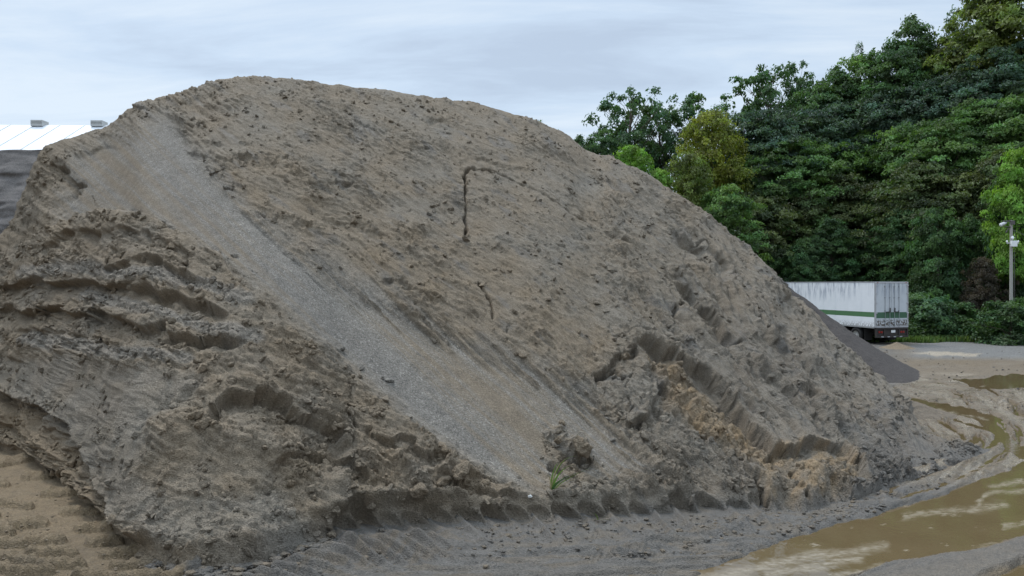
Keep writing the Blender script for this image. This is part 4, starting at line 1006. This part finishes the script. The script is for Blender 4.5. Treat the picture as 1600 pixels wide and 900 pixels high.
# ------------------------------------------------------------------ smaller heaps
def heap(name, cx, cy, hgt, rad, mat, label, seed, amp=0.10, z1=(0, 0, 0), z2=(0, 0, 0), n=150, foot=1.6, rx=1.0, ry=1.0, rot=0):
    rr = np.linspace(0, 1, n); th = np.linspace(0, 2 * math.pi, 2 * n)
    RR, TH = np.meshgrid(rr, th)
    prof = np.clip(1 - RR, 0, 1) ** foot
    prof = prof / (prof + 0.0) .max()
    rad_ = rad * (1 + 0.10 * np.sin(TH * 2 + seed) + 0.05 * np.sin(TH * 5 + seed * 2))
    a = RR * rad_ * np.cos(TH) * rx; b = RR * rad_ * np.sin(TH) * ry
    X = cx + a * math.cos(rot) - b * math.sin(rot); Y = cy + a * math.sin(rot) + b * math.cos(rot)
    Z = hgt * prof - 0.06 + amp * fbm(X * 0.9, Y * 0.9, 5, seed) * (0.2 + 1.2 * prof) + amp * 0.25 * fbm(X * 5, Y * 5, 3, seed + 5)
    Z -= 0.15 * ss(0.97, 1, RR)
    P = np.stack([X, Y, Z], -1).reshape(-1, 3); k = len(P)
    o = mesh_np(name, P, grid_faces(2 * n, n), mat, attrs={'zone': np.tile(z1, (k, 1)), 'zone2': np.tile(z2, (k, 1))}, smooth=True)
    tag(o, label, name.replace('_', ' ')); return o
def dark_soil(name, col):
    m = NT(name); co = m.coords()
    c = m.mix(m.noise(1.2, 5, 0.6, co), tuple(x * 0.8 for x in col), tuple(x * 1.2 for x in col)); f = m.noise(22, 3, 0.7, co)
    c = m.mix(1.0, c, m.ramp(f, [(0.3, bw(0.6)), (0.7, bw(1.5))]), 'MULTIPLY'); m.bump(f, 0.7, 0.05)
    return m.fin(c, 0.95, 0.2)
DG = dark_soil('dark_gravel', (0.060, 0.052, 0.047)); DS = dark_soil('dark_silt', (0.115, 0.104, 0.096))
heap('gravel_pile', 12.3, 34.0, 4.1, 6.05, DG, 'dark grey gravel pile between the sand pile and the white trailer', 4, 0.14, foot=1.22)
heap('sand_mound', 22.6, 43.2, 0.42, 1.5, EARTH, 'small low mound of brown sand at the rear wheels of the trailer', 6, 0.05, z2=(1, 0, 0), foot=1.4)
heap('soil_mound', 11.3, 21.6, 0.62, 1.55, EARTH, 'low brown soil mound poking out behind the right foot of the sand pile', 8, 0.16, z1=(0, 0, 0.35), z2=(1, 0, 0), foot=1.2)

def back_pile():
    xs = np.linspace(-60, -8, 420); us = np.linspace(0, 1, 160)
    X, U = np.meshgrid(xs, us)
    top = 10.2 + 0.35 * fbm(xs / 5, xs * 0, 4, 500) - 0.08 * np.clip(xs + 22, 0, None) ** 1.5
    top = np.maximum(top, 0.2)
    Yf = 27.5 + 7.5 * U
    Z = top * ss(0, 1, U * 0.5 + 0.0) * 2
    Z = top * np.clip(U, 0, 1) ** 0.95
    rough = fbm(X * 0.7, Z * 0.9, 5, 510) * 0.45 + 0.5 * fbm(X * 0.25, Z * 1.4, 3, 511)
    Y = Yf - rough * np.sin(math.pi * np.clip(U, 0, 1)) ** 0.3
    n = len(us)
    back = np.stack([np.stack([xs, np.full(xs.shape, 41.0 + 0), top * 0.98], -1), np.stack([xs, np.full(xs.shape, 55.0), top * 0 - 0.2], -1)], 0)
    P = np.concatenate([np.stack([X, Y, Z - 0.1 * (U == 0)], -1), back], 0)
    nr = P.shape[0]
    o = mesh_np('silt_pile', P.reshape(-1, 3), grid_faces(nr, len(xs)), DS, smooth=True)
    tag(o, 'dark grey flat-topped silt pile behind the left end of the sand pile', 'silt pile')
back_pile()
heap('sand_heap', -19.2, 25.3, 6.3, 6.0, EARTH, 'pale sand heap barely showing at the left edge below the dark silt pile', 12, 0.1, z2=(0.6, 0.6, 0), foot=1.1)

# ------------------------------------------------------------------ long shed with a white roof
def shed():
    rt = empty('warehouse', (-45, 60, 0)); tag(rt, 'long industrial shed with a white roof behind the dark silt pile', 'building')
    WR = plain('white_roof_sheet', (0.60, 0.62, 0.64), 0.55, 0.02, 0.5, bumpd=0.001); WW = plain('shed_wall_sheet', (0.55, 0.57, 0.6), 0.6, 0.1, 1.0); VN = plain('vent_metal', (0.46, 0.46, 0.44), 0.6, 0.15, 2)
    x0, x1 = -40, 42; zr, ze = 16.75, 10.4
    b = MB()
    b.add([(x0, -11, ze), (x1, -11, ze), (x1, 0, zr), (x0, 0, zr), (x0, -11, ze - .12), (x1, -11, ze - .12), (x1, 0, zr - .12), (x0, 0, zr - .12)], [(0, 1, 2, 3), (4, 7, 6, 5), (0, 4, 5, 1), (1, 5, 6, 2), (0, 3, 7, 4), (3, 2, 6, 7)])
    b.add([(x0, 11, ze), (x1, 11, ze), (x1, 0.002, zr), (x0, 0.002, zr), (x0, 11, ze - .12), (x1, 11, ze - .12), (x1, 0.002, zr - .12), (x0, 0.002, zr - .12)], [(0, 3, 2, 1), (4, 5, 6, 7), (0, 1, 5, 4), (1, 2, 6, 5), (0, 4, 7, 3), (3, 7, 6, 2)])
    for k in range(0, 82, 2): 
        b.add([(x0 + k, -11, ze + .002), (x0 + k + .06, -11, ze + .002), (x0 + k + .06, 0, zr + .002), (x0 + k, 0, zr + .002), (x0 + k, -11, ze + .05), (x0 + k + .06, -11, ze + .05), (x0 + k + .06, 0, zr + .05), (x0 + k, 0, zr + .05)], [(0, 3, 2, 1), (4, 5, 6, 7), (0, 1, 5, 4), (1, 2, 6, 5), (0, 4, 7, 3), (3, 7, 6, 2)])
    rf = b.build('roof', WR, rt)
    b = MB(); b.box(x0 + .5, x1 - .5, -10.7, -10.5, -0.2, ze - .13); b.box(x0 + .5, x1 - .5, 10.5, 10.7, -0.2, ze - .13)
    for x in (x0 + .5, x1 - .7):
        b.add([(x, -10.5, -0.2), (x, 10.5, -0.2), (x, 10.5, ze - .2), (x, 0, zr - .3), (x, -10.5, ze - .2), (x + .2, -10.5, -0.2), (x + .2, 10.5, -0.2), (x + .2, 10.5, ze - .2), (x + .2, 0, zr - .3), (x + .2, -10.5, ze - .2)],
              [(0, 1, 2, 3, 4), (9, 8, 7, 6, 5), (0, 5, 6, 1), (1, 6, 7, 2), (2, 7, 8, 3), (3, 8, 9, 4), (4, 9, 5, 0)])
    b.build('wall', WW, rt)
    rt.rotation_euler = (0, 0, R(1.5))
    for px in (60, 152):
        xw = (px - 800) / F * 60 + 45
        b = MB(); b.box(xw - 0.46, xw + 0.46, -0.45, 0.45, zr - 0.15, zr + 0.235); b.box(xw - 0.47, xw + 0.47, -0.45, 0.45, zr + 0.24, zr + 0.33)
        for k in range(4): b.box(xw - 0.45, xw + 0.45, -0.48, -0.451, zr + 0.05 + k * 0.05, zr + 0.07 + k * 0.05)
        b.build('roof_vent', VN, rf)
shed()

# ------------------------------------------------------------------ utility pole
def pole():
    Y = 47.4; X = (1580 - 800) / F * Y
    rt = empty('utility_pole', (X, Y, 0)); tag(rt, 'slim grey concrete utility pole with lamp and junction box before the trees', 'utility pole')
    CO = plain('pole_concrete', (0.34, 0.325, 0.29), 0.85, 0.15, 3); MT = plain('galvanised_steel', (0.5, 0.5, 0.5), 0.5, 0.15, 6, 0.3); WH = plain('insulator_white', (0.75, 0.76, 0.76), 0.35, 0.05, 6); DKM = plain('dark_bracket', (0.10, 0.09, 0.085), 0.6, 0.3, 6)
    top = H + 99 / F * Y
    b = MB(); b.tube([(0, 0, -0.3), (0, 0, top)], [0.115, 0.08], 14); b.build('pole', CO, rt, False)
    b = MB(); b.box(-0.5, 0.20, -0.06, 0.06, top - 0.10, top - 0.02); b.box(-0.42, 0.1, -0.05, 0.05, top - 0.45, top - 0.40); b.tube([(-0.35, 0, top - 0.8), (-0.1, 0, top - 0.45)], 0.03, 6); b.box(-0.12, 0.14, -0.16, -0.1, top - 0.3, top - 0.04); b.build('bracket', DKM, rt)
    b = MB(); b.tube([(-0.68, -0.05, top - 0.30), (-0.50, -0.05, top - 0.22), (-0.30, 0, top - 0.16)], [0.12, 0.10, 0.04], 10); lp = b.build('lamp', MT, rt)
    b = MB(); b.tube([(-0.74, -0.06, top - 0.34), (-0.69, -0.05, top - 0.305)], [0.09, 0.11], 10); b.build('lens', WH, lp)
    b = MB(); b.box(-0.38, 0.38, -0.16, -0.11, top - 1.52, top - 1.44); b.build('crossarm', MT, rt)
    b = MB(); b.box(-0.18, 0.18, -0.34, -0.165, top - 1.72, top - 1.34, 0.02); b.build('junction_box', WH, rt)
    for x in (-0.36, 0.36): b = MB(); b.tube([(x, -0.135, top - 1.435), (x, -0.135, top - 1.38), (x, -0.135, top - 1.30)], [0.05, 0.06, 0.02], 8); b.build('insulator', WH, rt)
    b = MB(); b.tube([(0, -0.13, top - 1.25), (0, -0.13, top - 1.15), (0, -0.13, top - 1.02)], [0.05, 0.10, 0.04], 8); b.build('insulator', WH, rt)
    b = MB(); b.tube([(0.1 + t * 0.8, t * 0.1, top - 0.62 - 0.33 * t + 0.004 * t * t) for t in range(0, 12)], 0.018, 5); b.build('wire', DKM, rt)
    b = MB(); b.tube([(0.12, -0.1, top - 0.7), (0.2, -0.14, top - 1.1), (0.13, -0.12, top - 2.2), (0.13, -0.14, top - 4.5), (0.15, -0.14, 0)], 0.016, 5); b.build('cable', DKM, rt)
pole()

# ------------------------------------------------------------------ small things on the pile
def at(px, py):
    """nearest surface point of the pile's front to a photograph position"""
    A = PILE; c = int(np.argmin(np.abs(A['cols'] - px))); Pc = A['P'][:A['nf'], c]
    scr = HZ + (H - Pc[:, 2]) * F / Pc[:, 1]
    i = int(np.argmin(np.abs(scr - py))); return Vector(Pc[i]), Vector(A['N'][i, c]), (i, c)

def clods():
    import bmesh
    bm = bmesh.new(); bmesh.ops.create_icosphere(bm, subdivisions=2, radius=1); V0 = np.array([v.co[:] for v in bm.verts]); F0 = np.array([[v.index for v in f.verts] for f in bm.faces]); bm.free()
    r = np.random.default_rng(77)
    bases = []
    for k in range(14):
        s = r.normal(0, 1, (5, 3)); s /= np.linalg.norm(s, axis=1, keepdims=True); V = V0.copy()
        V *= (1 + 0.25 * np.sin(V0 @ r.normal(0, 2.2, 3) + r.uniform(0, 6)) + 0.15 * np.sin(V0 @ r.normal(0, 4, 3)))[:, None]
        for q_ in s: d = V @ q_; V -= np.clip(d - 0.62, 0, None)[:, None] * q_ * 0.85       # broken facets
        V *= (1.15, 0.9, 0.65); bases.append(V)
    A = PILE; nf = A['nf']; P = A['P'][:nf - 25]; dens = A['clump'][:nf - 25] * (A['PX'][:nf - 25] > -60) + 0.03 * (1 - A['grav'][:nf - 25])
    gx = fbm(A['PX'][:nf - 25] / 34, A['PY'][:nf - 25] / 26, 3, 600); dens = dens * ss(-0.15, 0.5, gx)
    area = P[..., 1] ** 1.0; p = (dens * area).ravel(); p /= p.sum()
    n = 9500; idx = r.choice(len(p), n, p=p); pos = P.reshape(-1, 3)[idx]; nn = A['N'][:nf - 25].reshape(-1, 3)[idx]
    Z1 = A['zone'][:nf - 25].reshape(-1, 3)[idx]; Z2 = A['z2'][:nf - 25].reshape(-1, 3)[idx]
    size = 0.016 + 0.075 * r.uniform(0, 1, n) ** 4.5
    Vs = []; Fs = []; z1 = []; z2 = []
    for i in range(n):
        a = r.normal(0, 1, (3, 3)); q_, _ = np.linalg.qr(a)
        V = bases[i % 14] @ q_.T * size[i] + pos[i] + nn[i] * size[i] * 0.1
        Vs.append(V); Fs.append(F0 + i * len(V0)); z1.append(np.tile(Z1[i], (len(V0), 1))); z2.append(np.tile(Z2[i], (len(V0), 1)))
    o = mesh_np('soil_clods', np.vstack(Vs), np.vstack(Fs), EARTH, attrs={'zone': np.vstack(z1), 'zone2': np.vstack(z2)})
    tag(o, 'crumbled lumps of brown soil strewn over the rough parts of the sand pile', 'soil clods', kind='stuff')
    # larger single clods and stones
    lab = [(905, 702, 0.20, 'largest dark soil clod with a hollow underside above the green grass tuft', 'soil_clod', 'clod'), (880, 662, 0.075, 'small clod topmost of the few lying above the green grass tuft', 'soil_clod', 'clod'),
           (873, 690, 0.09, 'small brown clod midway between the topmost clod and the grass tuft', 'soil_clod', 'clod'), (717, 738, 0.17, 'rounded pale sand lump at the lower end of the gravel streak', 'soil_clod', 'clod'),
           (690, 757, 0.15, 'rounded lump just below and left of the pale sand lump', 'soil_clod', 'clod'), (655, 772, 0.19, 'broken block of sand leaning at the top of the tyre wall', 'soil_clod', 'clod'),
           (826, 777, 0.035, 'single small white pebble left of the grass tuft near the foot of the pile', 'pebble', 'pebble'), (975, 560, 0.14, 'loose block of crust at the upper left of the big orange slump', 'soil_clod', 'clod')]
    for px, py, s, l_, nm, cat in lab:
        p, nrm, (i, c) = at(px, py)
        a = r.normal(0, 1, (3, 3)); q_, _ = np.linalg.qr(a)
        V = bases[(px * 3) % 14] @ q_.T * s
        # finer, rougher surface
        o = mesh_np(nm, V, F0, EARTH if nm != 'pebble' else plain('white_stone', (0.75, 0.74, 0.7), 0.6, 0.1, 10), attrs={'zone': np.tile((0, 0, 0.1), (len(V), 1)), 'zone2': np.tile((1.0, 0, 0), (len(V), 1))}, smooth=False)
        o.location = p + nrm * s * 0.25
        if nm != 'pebble':
            sb = o.modifiers.new('sub', 'SUBSURF'); sb.levels = sb.render_levels = 2
            tx = bpy.data.textures.new('crumble', 'CLOUDS'); tx.noise_scale = s * 0.5; dm = o.modifiers.new('rough', 'DISPLACE'); dm.texture = tx; dm.strength = s * 0.45; dm.texture_coords = 'GLOBAL'
        tag(o, l_, cat, 'single clods on the sand pile' if cat == 'clod' else None)
clods()

def tuft(px, py, lab, specs, cat='grass tuft', name='grass_tuft'):
    p, nrm, _ = at(px, py)
    rt = empty(name, p); tag(rt, lab, cat)
    for (dx, hh, ex, ez, wd, col) in specs:
        m = bpy.data.materials.get('blade_%s' % col) or NT('blade_%s' % col).fin({'green': (0.16, 0.26, 0.05), 'dark': (0.07, 0.15, 0.04), 'straw': (0.42, 0.36, 0.20)}[col], 0.5, 0.3)
        k = 9; V = []; Fq = []
        for i in range(k + 1):
            t = i / k; x = dx + ex * t ** 1.6; z = hh * math.sin(min(1, t * 1.0) * math.pi * 0.5) + (ez * t ** 3); ww = wd * (1 - t ** 2) * (0.5 + 0.5 * min(1, t * 4)) + 0.001
            V += [(x - ww, -0.10 * t, z), (x, -0.10 * t + 0.01, z - 0.006), (x + ww, -0.10 * t, z)]
        for i in range(k): b = 3 * i; Fq += [(b, b + 1, b + 4, b + 3), (b + 1, b + 2, b + 5, b + 4)]
        mesh_np('blade', np.array(V), np.array(Fq), m, rt, smooth=True)
tuft(860, 768, 'fresh green grass tuft growing low on the sand pile', [(0, 0.62, 0.42, -0.02, 0.016, 'green'), (0.02, 0.42, 0.34, 0.04, 0.02, 'green'), (0.03, 0.30, 0.50, 0.05, 0.018, 'dark'), (-0.01, 0.50, 0.16, 0.0, 0.012, 'green'),
      (0.05, 0.26, 0.60, 0.16, 0.014, 'green'), (0.0, 0.30, -0.06, 0, 0.01, 'straw'), (0.02, 0.22, 0.22, 0, 0.016, 'dark'), (0.04, 0.16, 0.55, 0.2, 0.01, 'straw'), (0.0, 0.55, 0.30, 0.02, 0.010, 'straw')])
tuft(925, 816, 'sparse yellow-green grass tuft lying at the tyre marks along the foot of the pile', [(0, 0.10, 0.35, -0.05, 0.008, 'green'), (0, 0.14, -0.3, 0, 0.007, 'straw'), (0.05, 0.08, 0.5, -0.02, 0.008, 'dark'), (0.1, 0.18, -0.1, 0, 0.008, 'green'), (0.1, 0.06, 0.42, -0.04, 0.009, 'green'), (0.0, 0.09, 0.22, 0.04, 0.008, 'straw')])
p, nrm, _ = at(900, 690)
b = MB(); b.tube([p + Vector((-0.1, -0.05, 0.05)), p + Vector((0.0, -0.1, 0.2)), p + Vector((0.07, -0.12, 0.19)), p + Vector((0.09, -0.12, 0.02))], [0.009, 0.01, 0.009, 0.006], 6)
tag(b.build('dry_twig', plain('dry_stalk', (0.3, 0.26, 0.2), 0.8, 0.2, 20)), 'bent dry twig arching over the largest dark clod', 'twig')

# ------------------------------------------------------------------ stones and crumbs on the yard
def yard_stones():
    import bmesh
    bm = bmesh.new(); bmesh.ops.create_icosphere(bm, subdivisions=1, radius=1); V0 = np.array([v.co[:] for v in bm.verts]); F0 = np.array([[v.index for v in f.verts] for f in bm.faces]); bm.free()
    r = np.random.default_rng(91); px = []; py = []; sz = []
    n = 1300                                  # crumbs fallen along the foot of the pile
    x = r.uniform(240, 1500, n); t = interp(x, TOE); px.append(x); py.append(t + np.abs(r.normal(0, 26, n)) + 2); sz.append(0.010 + 0.035 * r.uniform(0, 1, n) ** 4)
    n = 700; x = r.uniform(215, 520, n); px.append(x); py.append(interp(x, TOE) + r.normal(0, 7, n)); sz.append(0.012 + 0.06 * r.uniform(0, 1, n) ** 2.5)
    n = 900                                   # crumbly ridge beside the wheel track
    u = r.uniform(0, 1, n); x = 960 + 200 * u; px.append(x); py.append(868 - 44 * u + r.normal(0, 6, n)); sz.append(0.012 + 0.04 * r.uniform(0, 1, n) ** 3)
    n = 500; u = r.uniform(0, 1, n); x = 1190 + 210 * u; px.append(x); py.append(np.interp(x, [1190, 1250, 1330, 1400], [812, 822, 800, 780]) + r.normal(0, 5, n)); sz.append(0.010 + 0.03 * r.uniform(0, 1, n) ** 3)
    n = 420; px.append(r.uniform(1380, 1640, n)); py.append(r.uniform(548, 640, n)); sz.append(0.012 + 0.04 * r.uniform(0, 1, n) ** 5)
    n = 700; px.append(r.uniform(-40, 230, n)); py.append(r.uniform(740, 905, n)); sz.append(0.006 + 0.02 * r.uniform(0, 1, n) ** 4)
    px = np.concatenate(px); py = np.concatenate(py); sz = np.concatenate(sz)
    _, _, pud, _ = yard_fields(px, py); k = pud < 0.3; px, py, sz = px[k], py[k], sz[k]; n = len(px)
    Y = H * F / (py - HZ); X = (px - 800) / F * Y; Z = 0.035 + sz * 0.3
    S = r.uniform(0.7, 1.3, (n, 12)) if False else r.uniform(0.72, 1.25, (n, len(V0)))
    V = V0[None] * S[..., None] * sz[:, None, None] * np.array([1.2, 1.0, 0.7]) + np.stack([X, Y, Z], -1)[:, None]
    Fs = F0[None] + (np.arange(n) * len(V0))[:, None, None]
    wetv = np.repeat(r.uniform(0.2, 1.0, n) * np.where(px < 235, 0.1, 1.0), len(V0)); z = np.stack([wetv * 0, wetv * 0, wetv], -1); b2 = np.stack([1 - wetv * 0.5, wetv * 0, wetv * 0], -1)
    o = mesh_np('soil_crumbs', V.reshape(-1, 3), Fs.reshape(-1, 3), EARTH, attrs={'zone': z, 'zone2': b2})
    tag(o, 'crumbs of soil and small stones scattered on the muddy yard along the foot of the pile', 'soil crumbs', kind='stuff')
yard_stones()
